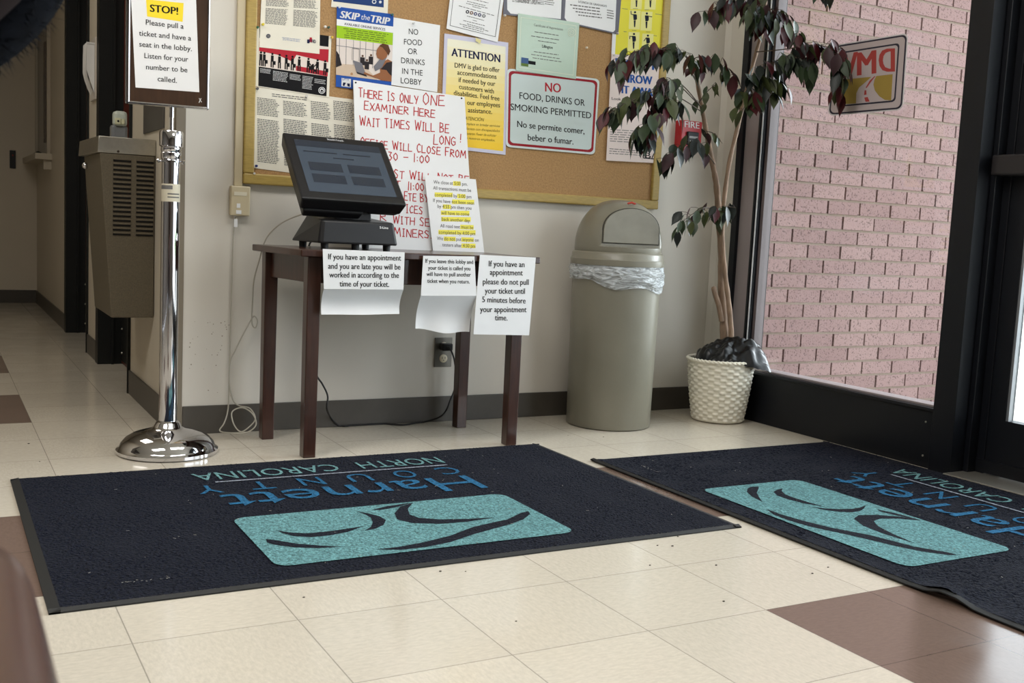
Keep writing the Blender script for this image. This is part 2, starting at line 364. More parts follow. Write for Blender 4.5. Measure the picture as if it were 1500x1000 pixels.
# hall wall pieces
for y0, y1 in ((YW+.14, 2.70), (3.66, 4.04), (5.07, 7.1)):
    mb = MB(); mb.box((XH, y0, 0), (XH+.16, y1, 2.62), HALLW); struct('wall_hall', mb)
for y0, y1 in ((2.70, 3.58), (4.04, 4.985)):
    mb = MB(); mb.box((XH, y0, 2.12), (XH+.16, y1+.08, 2.62), HALLW); struct('wall_hall_lintel', mb)
mb = MB(); mb.box((-1.6, 7.1, 0), (XH+.16, 7.25, 2.62), HALLW); struct('wall_hall_end', mb)
mb = MB(); mb.box((-1.7, 2.3, 0), (-1.6, 7.25, 2.62), HALLW); struct('wall_hall_left', mb)
mb = MB(); mb.box((-3.4, 2.3, 0), (-1.7, 2.4, 2.62), DKW); struct('wall_lobby_left', mb)
# baseboards
def bboard(name, a, b):
    mb = MB(); mb.box(a, b, BASE); struct(name, mb, bevel=.002)
bboard('baseboard_back', (XH+.03, YW-.008, 0), (2.735, YW, .1))
bboard('baseboard_hall', (XH-.008, 1.83, 0), (XH, 2.69, .1)); bboard('baseboard_hall', (XH-.008, 3.67, 0), (XH, 4.03, .1)); bboard('baseboard_hall', (XH-.008, 5.075, 0), (XH, 7.09, .1))
bboard('baseboard_hall_end', (-1.6, 7.092, 0), (XH-.008, 7.1, .1))
mb = MB(); tm = mat('taupe_trim', (128, 118, 102), .5)
mb.box((XH-.003, YW-.003, .0), (XH+.028, YW, 2.6), tm); mb.box((XH-.003, YW, 0), (XH, YW+.03, 2.6), tm); struct('trim_1', mb)
mb = MB(); mb.box((XH-.012, 2.685, 0), (XH+.1, 2.70, 2.12), BLACKD); struct('trim_2', mb)
mb = MB(); mb.box((XH-.012, 4.03, 0), (XH+.1, 4.045, 2.12), BLACKD); struct('trim_3', mb)
# hall doors (frame facing us, slab deep in the recess)
RWOOD = mat('red_brown_door', (88, 36, 24), .35, noise=.15, nscale=10, stretch=(3, 3, .4))
for k, (y0, y1) in enumerate(((2.70, 3.58), (4.04, 4.985))):
    mb = MB(); mb.box((XH, y1, 0), (XH+.16, y1+.08, 2.12), BLACKD); mb.box((XH+.05, y1-.015, 0), (XH+.062, y1, 2.12), BLACKD)
    mb.box((XH, y0, 2.06), (XH+.16, y1, 2.12), BLACKD); mb.box((XH-.012, y1, 0), (XH, y1+.085, 2.14), BLACKD)
    d = struct('door_%d' % (k+2), mb)
    m2 = MB(); m2.box((XH+.10, y0, .005), (XH+.14, y1, 2.06), RWOOD); m2.build('door_leaf', d)
    m3 = MB(); m3.box((XH+.097, y0+.02, .02), (XH+.10, y1-.02, .33), BLACKD)
    for zz in (.06, .18, .3): m3.ball((XH+.096, y1-.04, zz), .006, SATIN, 8)
    m3.build('kick_plate', d)
# service window with a ledge in the hall
mb = MB(); cr = mat('cream_trim', (188, 178, 160), .5)
mb.box((XH-.02, 6.06, 1.12), (XH, 6.11, 2.1), cr); mb.box((XH-.02, 6.95, 1.12), (XH, 7.0, 2.1), cr); mb.box((XH-.02, 6.06, 2.05), (XH, 7.0, 2.1), cr); mb.box((XH-.006, 6.11, 1.12), (XH-.001, 6.95, 2.05), mat('dark_pane', (60, 52, 46), .15))
wo = struct('window_2', mb)
mb = MB(); mb.box((XH-.105, 5.93, 1.075), (XH, 7.02, 1.115), cr); mb.box((XH-.05, 5.97, 1.01), (XH, 6.0, 1.075), cr); mb.build('window_ledge', wo)

# ------------------------------------------------------------------ window, post, entry door
mb = MB()
yL, yR, zs = 1.50, .535, .215
mb.box((2.735, 1.625, 0), (2.80, 1.66, 2.62), BLACKF)
mb.box((2.75, 1.54, zs-.02), (2.83, 1.625, 2.62), MAUVE); mb.box((2.744, 1.528, zs), (2.84, 1.54, 2.62), BLACKF)
mb.box((2.75, 1.512, zs), (2.83, 1.528, 2.62), BLACKF); mb.box((2.746, 1.516, zs), (2.75, 1.523, 2.62), mat('white_gasket', (215, 218, 222), .4)); mb.box((2.765, 1.495, zs), (2.81, 1.512, 2.62), mat('grey_bronze', (104, 94, 95), .45))
mb.box((2.735, .445, 0), (2.84, yR, 2.62), BLACKF)
mb.box((2.75, yR, .0), (2.83, 1.625, zs-.012), BLACKF); mb.box((2.742, yR, zs-.012), (2.835, 1.54, zs), BLACKF); mb.box((2.765, yR, zs), (2.835, 1.5, zs+.008), MAUVE)
for z in (.045, .165): mb.ball((2.734, .56, z), .004, SATIN, 8)
wf = struct('window_1', mb, bevel=.003)
mb = MB(); mb.box((2.787, yR, zs), (2.793, 1.50, 2.55), glass_mat('window_glass', (.97, .985, .98))); mb.build('window_pane', wf)
# door jamb + door
mb = MB(); mb.box((2.80, .425, 0), (2.93, .445, 2.62), BLACKF); mb.box((2.84, .395, 0), (2.93, .425, 2.3), BLACKF); mb.box((2.80, -.62, 0), (2.93, -.58, 2.62), BLACKF)
mb.box((2.80, -.58, 2.2), (2.93, .445, 2.62), BLACKF); mb.box((2.70, -.58, 0), (2.95, .445, .012), mat('aluminium_sill', (170, 165, 155), .4, metal=.8))
dr = struct('door_1', mb, bevel=.002)
mb = MB()
mb.box((2.845, .335, .016), (2.89, .44, 2.2), BLACKF); mb.box((2.845, -.57, .016), (2.89, -.46, 2.2), BLACKF); mb.box((2.845, -.46, .016), (2.89, .335, .205), BLACKF); mb.box((2.845, -.46, 2.08), (2.89, .335, 2.2), BLACKF)
mb.box((2.838, -.57, .016), (2.845, .44, .06), BLACKF)
mb.box((2.85, .325, .205), (2.87, .335, 2.08), mat('aluminium_bead', (150, 152, 156), .4, metal=.6))
mb.build('door_leaf', dr)
mb = MB(); mb.box((2.865, -.46, .205), (2.871, .325, 2.08), glass_mat('door_glass', (.97, .99, .985))); mb.build('door_pane', dr)
mb = MB(); mb.box((2.775, -.5, 1.02), (2.845, .43, 1.087), mat('push_bar', (34, 30, 32), .4)); mb.build('push_bar', dr, bevel=.006)
# glazing past the door (outside the frame): lets the daylight in
mb = MB(); mb.box((2.78, -3.4, 0), (2.86, -.62, .2), BLACKF); mb.box((2.78, -3.4, 0), (2.86, -3.3, 2.62), BLACKF); mb.box((2.78, -3.4, 2.5), (2.86, -.62, 2.62), BLACKF); struct('window_3', mb)
mb = MB(); mb.box((2.75, -4, 0), (2.86, -3.4, 2.62), WALL); struct('wall_right_front', mb)
# ------------------------------------------------------------------ outdoors
mb = MB(); cc = mat('concrete', (208, 204, 196), .85, noise=.08, nscale=14)
mb.box((2.86, -12, -.12), (14, 12, -.02), cc); struct('ground_outside', mb)
mb = MB(); mb.box((14, -20, -.14), (60, 20, -.04), mat('lawn', (120, 150, 84), .9, noise=.2, nscale=5)); struct('lawn_outside', mb)
YB = 1.62; BR = brick_mat(); MORT = mat('mortar', (134, 118, 106), .95, noise=.08, nscale=80)
mb = MB(); mb.box((2.86, YB+.016, -.1), (4.32, YB+.3, 4.2), MORT)
for r in range(-1, 62):
    z0 = -.045+r*.0677; off = (r % 2)*.1016+.03
    x = 2.83+off-.2032
    mb.box((2.87, YB+.003, z0+.0568), (4.32, YB+.05, z0+.0677), MORT)
    while x < 4.32:
        a, b = max(x, 2.87), min(x+.193, 4.32)
        if b-a > .02: jit = random.uniform(-.0015, .0015); mb.box((a, YB+jit, z0), (b, YB+.05, z0+.0568), BR)
        x += .2032
struct('wall_brick_outside', mb)
# ------------------------------------------------------------------ bulletin board
t = thing('bulletin_board', 'gold framed cork bulletin board hung on the back wall', 'bulletin board', (1.53, YW, .877))
mb = MB(); mb.box((.66, 1.778, .895), (2.40, YW-.002, 2.08), CORK); mb.build('cork_panel', t)
bx0, bx1, bz0, bz1, fwid = .640, 2.418, .877, 2.098, .037
for a, b in (((bx0, bz0), (bx1, bz0+fwid)), ((bx0, bz1-fwid), (bx1, bz1)), ((bx0, bz0+fwid), (bx0+fwid, bz1-fwid)), ((bx1-fwid, bz0+fwid), (bx1, bz1-fwid))):
    mb = MB(); mb.box((a[0], 1.764, a[1]), (b[0], YW-.001, b[1]), GOLD); mb.build('frame_rail', t, bevel=.005)

PB = Plane((0, 1.776, 0), (0, 1, 0))          # first paper layer on the cork
def PL(k): return Plane((0, 1.776-.0016*k, 0), (0, 1, 0))
def ztop(x, z): return px_of((x, 1.775, z))
def up_px(p, q, y):                              # extend edge p->q upward to pixel row y
    s = (q[0]-p[0])/(q[1]-p[1]); return (q[0]+s*(y-q[1]), y)

# lower text poster
f = Flat(PL(0)); q = [(371, 127), (521, 146), (525, 266), (372, 246)]; f.sheet(q, CREAMP)
f.bars([(398, 136), (450, 142), (450, 148), (398, 142)], 2, GREYINK, .4, center=True)
for u0, u1, v0, v1, n in ((.035, .25, .12, .34, 11), (.29, .52, .12, .3, 9), (.56, .75, .08, .3, 10), (.78, .99, .04, .28, 11), (.035, .25, .38, .92, 26), (.29, .52, .34, .92, 27), (.56, .75, .35, .92, 26), (.78, .99, .33, .92, 27)):
    f.bars([f.bil(q, u0, v0), f.bil(q, u1, v0), f.bil(q, u1, v1), f.bil(q, u0, v1)], n, GREYINK, .5)
tag(f.build('poster'), 'large cream four-column text poster pinned at lower left of cork board, behind touch screen', 'poster')

# silhouettes poster
f = Flat(PL(1)); q = [(373.5, 39), (485.6, 53), (482, 143), (371.7, 126)]; f.sheet(q, CREAMP)
f.rect(q, .06, .0, .965, .985, flat('poster_black', (16, 15, 17)))
f.rect(q, .06, .18, .97, .66, flat('poster_white', (228, 214, 204)), 2)
f.poly([f.bil(q, .06, .24), f.bil(q, .5, .3), f.bil(q, .5, .27), f.bil(q, .97, .22), f.bil(q, .97, .43), f.bil(q, .55, .38), f.bil(q, .5, .5), f.bil(q, .3, .42), f.bil(q, .06, .40)], flat('stripe_red', (178, 38, 52)), 3)
f.poly([f.bil(q, .55, .56), f.bil(q, .97, .58), f.bil(q, .97, .66), f.bil(q, .55, .64)], flat('stripe_red', (178, 38, 52)), 3)
PBK = flat('poster_black', (16, 15, 17))
for i, u in enumerate((.085, .13, .235, .33, .42, .50, .59, .71, .77, .83, .93)):
    h = .15 if u == .77 else .25; v1 = .645+.0*u
    f.rect(q, u-.018, v1-h*.8, u+.018, v1-h*.38, PBK, 4); f.rect(q, u-.02, v1-h*.4, u-.004, v1, PBK, 4); f.rect(q, u+.005, v1-h*.4, u+.021, v1, PBK, 4)
    c = f.bil(q, u, v1-h*.9); f.disc(c, 1.7, PBK, 4, 10)
    if i % 3: f.rect(q, u+.018, v1-h*.45, u+.045, v1-h*.2, PBK, 4)
    if u in (.71, .83): f.stroke([f.bil(q, u, v1-h*.7), f.bil(q, u+(.045 if u == .71 else -.045), v1-h*.45)], 1.5, PBK, 4)
WI = flat('white_ink', (222, 222, 222))
for u0, u1, v0, v1, n in ((.08, .22, .68, .76, 4), (.25, .45, .69, .86, 7), (.47, .62, .7, .8, 5), (.64, .78, .7, .92, 9), (.8, .95, .72, .8, 3)):
    f.bars([f.bil(q, u0, v0), f.bil(q, u1, v0), f.bil(q, u1, v1), f.bil(q, u0, v1)], n, WI, .35)
c = f.bil(q, .9, .9); f.disc(c, 5, WI, 2); f.disc(c, 4, PBK, 3); f.disc(c, 3, WI, 4); f.disc((c[0], c[1]+.6), 1.7, PBK, 5)
tag(f.build('poster'), 'red white and black poster with a row of standing silhouettes on the cork board', 'poster')

# upper left document
f = Flat(PL(2)); q = [up_px((380, 69), (382.5, 8), -60), up_px((468, 79), (469.2, 0), -60), (468, 79), (380, 69)]; f.sheet(q, CREAMP)
for u0, u1 in ((.08, .47), (.55, .96)):
    for a, b, n in ((.02, .18, 12), (.2, .42, 17), (.44, .53, 7), (.55, .73, 14)):
        f.bars([f.bil(q, u0, a), f.bil(q, u1, a), f.bil(q, u1, b), f.bil(q, u0, b)], n, GREYINK, .5)
c = f.bil(q, .14, .865); f.disc(c, 3.2, flat('slate_ink', (70, 74, 92)), 2); f.disc(c, 2, GREYINK, 3)
f.bars([(413, 54), (440, 57), (440, 62), (413, 59)], 3, flat('pale_blue_ink', (120, 134, 176)), .35, center=True)
f.rect(q, .83, .835, .87, .885, RED, 2); f.rect(q, .79, .86, .83, .9, NAVY, 2); f.text('WHD', (452.5, 62), (462.5, 63.5), 5, NAVY, .04)
tag(f.build('notice'), 'cream two-column notice at top left of cork board, overlapping the silhouettes poster', 'notice')

# blue header sheet (only its foot shows)
f = Flat(PL(0)); q = [up_px((485, 10), (486, 0), -70), up_px((568, 20), (568.6, 0), -70), (568, 20), (485, 10)]; f.sheet(q, CREAMP)
f.poly([(489, -60), (562.5, -52), (562, 11), (488, 2)], flat('deep_blue', (36, 62, 112)), 1)
f.disc((548, 2.5), 3.2, WI, 2); f.disc((548, 2.5), 2, flat('deep_blue', (36, 62, 112)), 3); f.disc((557, 3), 2.2, WI, 2, 6)
f.bars([(497, -40), (550, -34), (550, -10), (497, -16)], 5, WI, .5, 2)
tag(f.build('poster'), 'dark blue poster with white border at the top edge, above the SKIP the TRIP poster', 'poster')

# no food sheet
f = Flat(PL(1)); q = [(574, 25), (644.7, 37), (640.5, 135), (572, 124)]; f.sheet(q, WHITEP)
for s, l, r in (('NO', (598.7, 49.9), (612.5, 51.2)), ('FOOD', (591.7, 65), (618.2, 66.8)), ('OR', (597.4, 78.8), (611.2, 79.8)), ('DRINKS', (587.5, 92.3), (622.1, 95.7)), ('IN THE', (589.1, 107.9), (619, 111)), ('LOBBY', (587, 121.7), (617.7, 124.8))):
    f.text(s, l, r, 8.2, INK)
tag(f.build('notice'), 'white sheet printed NO FOOD OR DRINKS IN THE LOBBY on the cork board', 'notice')

# skip the trip poster
f = Flat(PL(2)); q = [(493.4, 9.5), (576.6, 21), (572.7, 137), (492, 127)]; f.sheet(q, flat('poster_blue', (40, 84, 166)))
f.text('SKIP', (498.3, 25.8), (526.7, 29.8), 10.2, WI, .055, .25); f.text('the', (529, 28.5), (541.8, 30), 8, WI, 0, .2); f.text('TRIP', (543.6, 32.2), (571, 36.4), 10.2, WI, .055, .25)
f.rect(q, 0, .155, 1, .24, WHITEP); f.text('AVAILABLE ONLINE SERVICES', (504.3, 36.6), (564.2, 45), 3.6, NAVY, .02)
f.rect(q, 0, .235, 1, .39, LIME, 2)
f.bars([f.bil(q, .12, .25), f.bil(q, .92, .25), f.bil(q, .92, .38), f.bil(q, .12, .38)], 5, flat('olive_ink', (92, 110, 40)), .35, 3, center=True)
_ob = f.bil; f.bil = lambda q, u, v: _ob(q, u, .39+(v-.46)*1.15)
f.rect(q, 0, .46, 1, .86, flat('photo_white', (226, 214, 206)), 2)
DK = flat('photo_dark', (44, 38, 40)); GR = flat('photo_grey', (120, 118, 124)); SKN = flat('photo_skin', (150, 98, 66)); HAIR = flat('photo_hair', (92, 60, 40))
for u in (.05, .17, .3, .42, .52, .65, .8): f.rect(q, u, .46, u+.008, .74, GR, 3)
f.rect(q, 0, .54, .75, .546, GR, 3); f.rect(q, .28, .55, .285, .68, DK, 4); f.rect(q, .28, .55, .41, .555, DK, 4); f.rect(q, .405, .55, .41, .68, DK, 4)
f.poly([f.bil(q, 0, .74), f.bil(q, .5, .72), f.bil(q, .75, .86), f.bil(q, 0, .86)], flat('photo_tan', (208, 186, 164)), 3)
f.poly([f.bil(q, 0, .6), f.bil(q, .05, .64), f.bil(q, .1, .75), f.bil(q, 0, .78)], DK, 4)
for u, v in ((.47, .62), (.62, .6), (.55, .66)): f.disc(f.bil(q, u, v), 1.6, HAIR, 4, 10); f.rect(q, u-.04, v+.015, u+.04, v+.1, DK, 4)
f.poly([f.bil(q, .3, .68), f.bil(q, .46, .7), f.bil(q, .54, .82), f.bil(q, .36, .8)], GR, 5); f.poly([f.bil(q, .36, .8), f.bil(q, .54, .82), f.bil(q, .56, .84), f.bil(q, .38, .82)], DK, 6)
f.poly([f.bil(q, .78, .68), f.bil(q, .92, .62), f.bil(q, 1, .64), f.bil(q, 1, .86), f.bil(q, .8, .86)], SKN, 5)
f.poly([f.bil(q, .8, .74), f.bil(q, .9, .66), f.bil(q, 1, .64), f.bil(q, 1, .8), f.bil(q, .88, .74)], DK, 6)
f.poly([f.bil(q, .5, .79), f.bil(q, .66, .82), f.bil(q, .9, .74), f.bil(q, .98, .8), f.bil(q, .8, .855), f.bil(q, .5, .815)], SKN, 7)
f.poly([f.bil(q, .67, .72), f.bil(q, .8, .61), f.bil(q, .9, .6), f.bil(q, .82, .72), f.bil(q, .7, .77)], GR, 7)
f.poly([f.bil(q, .72, .53), f.bil(q, .78, .47), f.bil(q, .88, .47), f.bil(q, .92, .53), f.bil(q, .9, .6), f.bil(q, .82, .64), f.bil(q, .73, .62), f.bil(q, .71, .58)], SKN, 8)
f.poly([f.bil(q, .76, .49), f.bil(q, .82, .455), f.bil(q, .92, .465), f.bil(q, .96, .53), f.bil(q, .93, .58), f.bil(q, .88, .54), f.bil(q, .82, .5)], HAIR, 9)
f.disc(f.bil(q, .28, .83), 2, flat('photo_tan2', (186, 140, 100)), 5, 10)
f.bil = _ob
f.rect(q, .1, .88, .27, .985, WI, 2); f.text('DMV', (501.5, 117.4), (511.5, 118.6), 4.5, BLUE, 0, 0, 3)
f.poly([f.bil(q, .13, .935), f.bil(q, .18, .935), f.bil(q, .15, .98), f.bil(q, .12, .975)], NAVY, 3); f.poly([f.bil(q, .2, .94), f.bil(q, .25, .94), f.bil(q, .25, .98), f.bil(q, .21, .975)], NAVY, 3)
tag(f.build('poster'), 'blue and green SKIP the TRIP poster with a photo of a woman at a laptop', 'poster')

# ATTENTION poster
f = Flat(PL(1)); q = [(651, 49), (744.6, 62.4), (740.6, 226.7), (645.5, 216)]; f.sheet(q, flat('lilac_border', (206, 204, 222)))
nst = 14
for i in range(nst):
    k = i/(nst-1); c = tuple(int(a*(1-k)+b*k) for a, b in zip((240, 236, 212), (246, 204, 64)))
    f.rect(q, .05, .04+.93*i/nst, .96, .04+.93*(i+1)/nst, flat('yellow_fade_%d' % i, c))
f.text('ATTENTION', (661.6, 81.9), (732.3, 91.5), 11.5, NAVY, .04)
for s, l, r, cp, bo, sh in (('DMV is glad to offer', (100, 380), (352, 408), 7, .02, 0), ('accommodations', (115, 420), (335, 445), 7, .02, 0), ('if needed by our', (122, 462), (328, 485), 7, .02, 0), ('customers with', (125, 500), (320, 527), 7, .02, 0),
        ('disabilities. Feel free', (95, 535), (352, 568), 7, .02, 0), ('our employees', (170, 590), (355, 605), 7, .02, 0), ('assistance.', (175, 632), (310, 642), 7, .02, 0), ('ATENCI\u00d3N', (158, 675), (265, 684), 5, .01, .25),
        ('complace en brindar servicios', (150, 702), (355, 717), 3.6, 0, .25), ('clientes con discapacidades', (158, 730), (355, 744), 3.6, 0, .25), ('requieran. Favor de solicitar', (150, 757), (335, 770), 3.6, 0, .25), ('a nuestros empleados.', (166, 783), (327, 797), 3.6, 0, .25)):
    f.text(s, (640+l[0]*.26, l[1]*.26), (640+r[0]*.26, r[1]*.26), cp, INK if sh == 0 else flat('brown_ink', (96, 78, 30)), bo, sh)
tag(f.build('poster'), 'yellow ATTENTION poster with lilac border on the cork board', 'poster')

# flyer over the ATTENTION poster
f = Flat(PL(3)); q = [up_px((654, 42), (658.8, 0), -55), up_px((729, 62), (737.5, 0), -55), (729, 62), (654, 42)]; f.sheet(q, WHITEP)
b = [f.bil(q, .06, .03), f.bil(q, .94, .03), f.bil(q, .94, .94), f.bil(q, .06, .94)]
f.stroke(b+[b[0]], .6, INK)
c8 = lambda x, y: (600+x*.12, y*.12)
for a, bb in (((700, 10), (925, 65)), ((690, 35), (950, 95)), ((765, 75), (870, 100)), ((600, 65), (1030, 185)), ((700, 190), (910, 245)), ((770, 240), (820, 255)), ((655, 245), (920, 310)), ((700, 285), (910, 345)), ((610, 285), (960, 375)), ((650, 318), (900, 385)), ((640, -40), (960, 30))):
    p0, p1 = c8(*a), c8(*bb); f.bars([p0, p1, (p1[0], p1[1]+1.2), (p0[0], p0[1]+1.2)], 1, GREYINK, .8, 2, ragged=0)
for i, (x, y) in enumerate(((705, 145), (754, 157), (803, 170), (853, 182), (905, 195))):
    f.disc(c8(x, y), 2.6, flat('badge_%d' % i, ((40, 40, 44), (120, 84, 60), (70, 70, 110), (60, 62, 100), (120, 122, 122))[i]), 3, 14)
    f.disc(c8(x, y), 1.2, WI, 4, 10)
tag(f.build('flyer'), 'tilted white bordered flyer with a row of five round seals, above the ATTENTION poster', 'flyer')

# the two price lists
GB = flat('grey_border', (112, 112, 122))
f = Flat(PL(2)); q = [up_px((737, 21), (738, 0), -70), (828, -60), (823.5, 32), (737, 21)]; f.sheet(q, GB)
f.poly([(742, -60), (824.5, -50), (821.5, 28), (748, 20), (743, 14)], WHITEP)
for x, y in ((778, 2), (800, 5), (785, -10)):
    f.bars([(x-20, y-6), (x-2, y-4), (x-2, y+3), (x-20, y+1)], 3, GREYINK, .4, 2)
f.bars([(798, -8), (812, -6), (812, 9), (798, 7)], 5, GREYINK, .4, 2, ragged=.3); f.bars([(750, -8), (792, -3), (792, 8), (750, 3)], 5, GREYINK, .4, 2)
tag(f.build('price_list'), 'grey bordered white price list at the top edge, left of the LICENCIA DE GRADUADO list', 'price list')
f = Flat(PL(3)); q = [(828, -60), up_px((905.7, 50.7), (910, 0), -60), (905.7, 50.7), (822.5, 32)]; f.sheet(q, GB)
f.poly([(832, -60), (905, -50), (901, 44), (898, 47), (831, 32), (827, 26)], WHITEP)
f.text('LICENCIA DE GRADUADO', (847, 3.8), (888.7, 10.6), 3, INK, .02)
for i in range(4):
    x, y = 835+i*4, 6.2+i*5; f.bars([(x, y), (882, y+6-i*.6), (882, y+7.6-i*.6), (x, y+1.6)], 1, GREYINK, 1, 2, ragged=.1); f.bars([(889, 14+i*3.6), (899, 15.8+i*3.6), (899, 17.4+i*3.6), (889, 15.6+i*3.6)], 1, GREYINK, 1, 2, ragged=.1)
f.bars([(836, -30), (895, -22), (895, -3), (836, -11)], 5, GREYINK, .3, 2)
tag(f.build('price_list'), 'grey bordered white price list headed LICENCIA DE GRADUADO, left of the yellow poster', 'price list')

# metal sign
f = Flat(PL(2)); q = [(742.7, 100), (878.3, 115.7), (871.2, 226.5), (741, 215)]
def bq(u, v): return f.bil(q, u, v)
def rr(i, r, n=5): return [bq(a, b) for a, b in rrect(i, i*1.25, 1-i, 1-i*1.25, r, n)]
f.slab([f.P(*p) for p in rr(0, .05)], .0012, flat('sign_white', (214, 222, 220), .35), f.p.n)
f.poly(rr(.02, .05), flat('sign_red', (150, 24, 36), .35), 1); f.poly(rr(.045, .045), flat('sign_face', (200, 212, 210), .35), 2)
for s, l, r, cp, m, bo in (('NO', (610, 515), (697, 522), 13.2, RED, .03), ('FOOD, DRINKS OR', (465, 556), (832, 597), 9.6, INK, .012), ('SMOKING PERMITTED', (415, 619), (868, 668), 9.6, INK, .012), ('No se permite comer,', (452, 715), (830, 755), 9.2, INK, .02), ('beber o fumar.', (512, 790), (768, 814), 9.2, INK, .02)):
    f.text(s, (640+l[0]*.26, l[1]*.26), (640+r[0]*.26, r[1]*.26), cp, m, bo, 0, 3)
tag(f.build('sign'), 'red bordered sign NO FOOD, DRINKS OR SMOKING PERMITTED on the cork board', 'sign')

# certificate in a clear sleeve
f = Flat(PL(4)); q = [(759, 19.5), (848.8, 33.8), (843.6, 115.7), (755.7, 102.7)]; PG = mat('pale_green_paper', (186, 206, 188), .25); f.sheet(q, PG)
b = [f.bil(q, .05, .06), f.bil(q, .95, .06), f.bil(q, .95, .94), f.bil(q, .05, .94)]; f.stroke(b+[b[0]], .8, flat('pale_cream_line', (214, 220, 200)), 1)
f.text('Certificate of Appreciation', (782, 38), (824.5, 45), 3.6, GREYINK)
for a, bb in (((783, 46), (822, 52)), ((778, 52), (823, 58.5)), ((788, 59), (815, 63)), ((782, 75), (820, 80)), ((778, 79), (824, 86)), ((780, 84), (826, 90.5))):
    f.bars([a, bb, (bb[0], bb[1]+1.2), (a[0], a[1]+1.2)], 1, GREYINK, .8, 2, ragged=.1)
f.text('Lillington', (794, 69.5), (809.5, 71.8), 4.2, INK, .01)
sp = [(837+(1+.55*a)*math.cos(a*1.3), 48-(1+.55*a)*math.sin(a*1.3)) for a in [i*.5 for i in range(24)]]; f.stroke(sp, .9, flat('pale_cream_line', (214, 220, 200)), 2)
f.rect(q, .08, .76, .2, .91, flat('logo_blue', (70, 96, 140)), 2); f.rect(q, .08, .86, .2, .91, flat('logo_green', (96, 120, 60)), 3); f.rect(q, .2, .8, .32, .86, INK, 2)
tag(f.build('certificate'), 'pale green Certificate of Appreciation in a clear sleeve above the red bordered sign', 'certificate')

# yellow hand signal poster
f = Flat(PL(2)); q = [(902, -60), (986, -55), (976.5, 70), (895, 92)]; f.sheet([(902.5, -60), (986.5, -55), (976.3, 84), (895, 92)], WHITEP)
q = [(908.5, -60), (980.5, -58), (972.5, 84), (900.5, 86)]; f.poly(q, flat('poster_yellow', (232, 222, 74)))
FIG = flat('figure_navy', (26, 32, 48)); PY = flat('pale_yellow', (238, 232, 150))
c4 = lambda x, y: (860+x*.12, y*.12)
for k, (cx, cy) in enumerate(((600, -10), (770, -5), (578, 235), (722, 250), (565, 500), (735, 520))):
    w2 = 68; f.poly([c4(cx-w2+8, cy-110), c4(cx+w2+8, cy-105), c4(cx+w2-4, cy+125), c4(cx-w2-4, cy+120)], PY, 2)
    f.disc(c4(cx+6, cy-85), 1.6, FIG, 3, 12); f.poly([c4(cx-18, cy-62), c4(cx+24, cy-60), c4(cx+20, cy+10), c4(cx-12, cy+10)], FIG, 3)
    f.poly([c4(cx-10, cy+14), c4(cx+14, cy+14), c4(cx+8, cy+95), c4(cx-6, cy+95)], FIG, 3); f.stroke([c4(cx+24, cy-50), c4(cx+26, cy)], 1, FIG, 3)
    arm = [[c4(cx-20, cy-55), c4(cx-55, cy-30)], [c4(cx+20, cy-52), c4(cx+62, cy-48)], [c4(cx-18, cy-55), c4(cx-42, cy-62), c4(cx-44, cy-100)], [c4(cx+20, cy-52), c4(cx+68, cy-44)], [c4(cx-18, cy-55), c4(cx-44, cy-58), c4(cx-46, cy-25)], [c4(cx-18, cy-55), c4(cx-42, cy-20)]][k]
    f.stroke(arm, 1.1, FIG, 3)
    f.bars([c4(cx-20, cy-135), c4(cx+40, cy-133), c4(cx+40, cy-122), c4(cx-20, cy-124)], 1, GREYINK, .5, 3)
for a, bb in (((425, 100), (495, 108)), ((830, 165), (915, 178)), ((445, 380), (482, 385)), ((812, 430), (850, 436))): f.bars([c4(*a), c4(*bb), c4(bb[0], bb[1]+9), c4(a[0], a[1]+9)], 1, GREYINK, .8, 2, ragged=0)
tag(f.build('poster'), 'yellow poster of dark figures signalling with their arms, upper right of cork board', 'poster')

# throw it away poster
f = Flat(PL(4)); q = [(896, 79), (976, 86), (966, 239), (888, 235)]; f.sheet(q, mat('pinkish_paper', (232, 216, 210), .7))
BB = flat('bold_blue', (34, 84, 158))
f.text("DON'T", (902, 97), (962, 103), 12, BB, .06); f.text('THROW', (905, 119.5), (955, 124), 12, BB, .06); f.text('IT AWAY!', (911, 136.5), (966, 142), 11.5, BB, .06)
f.text('Look for new uses', (896, 146), (945, 150), 3.8, INK, .02)
f.bars([(894, 188), (960, 192), (958, 212), (893, 208)], 6, GREYINK, .3, 2); f.bars([(893, 216), (940, 220), (939, 229), (892, 226)], 3, GREYINK, .3, 2)
f.poly([(944, 212), (966, 214), (965, 234), (942, 232)], INK, 2); f.poly([(945.5, 213.5), (964.5, 215.3), (963.5, 232.5), (943.5, 230.7)], flat('pinkish', (232, 216, 210)), 3)
f.text('D', (945, 222.5), (951, 223), 7, INK, .03, 0, 4); f.text('B', (945, 231.5), (953, 232), 8, INK, .03, 0, 4); f.stroke([(955, 231), (959, 222), (963, 232)], 1.4, INK, 4)
tag(f.build('poster'), 'pale pink DON\'T THROW IT AWAY poster half hidden behind the tree leaves', 'poster')

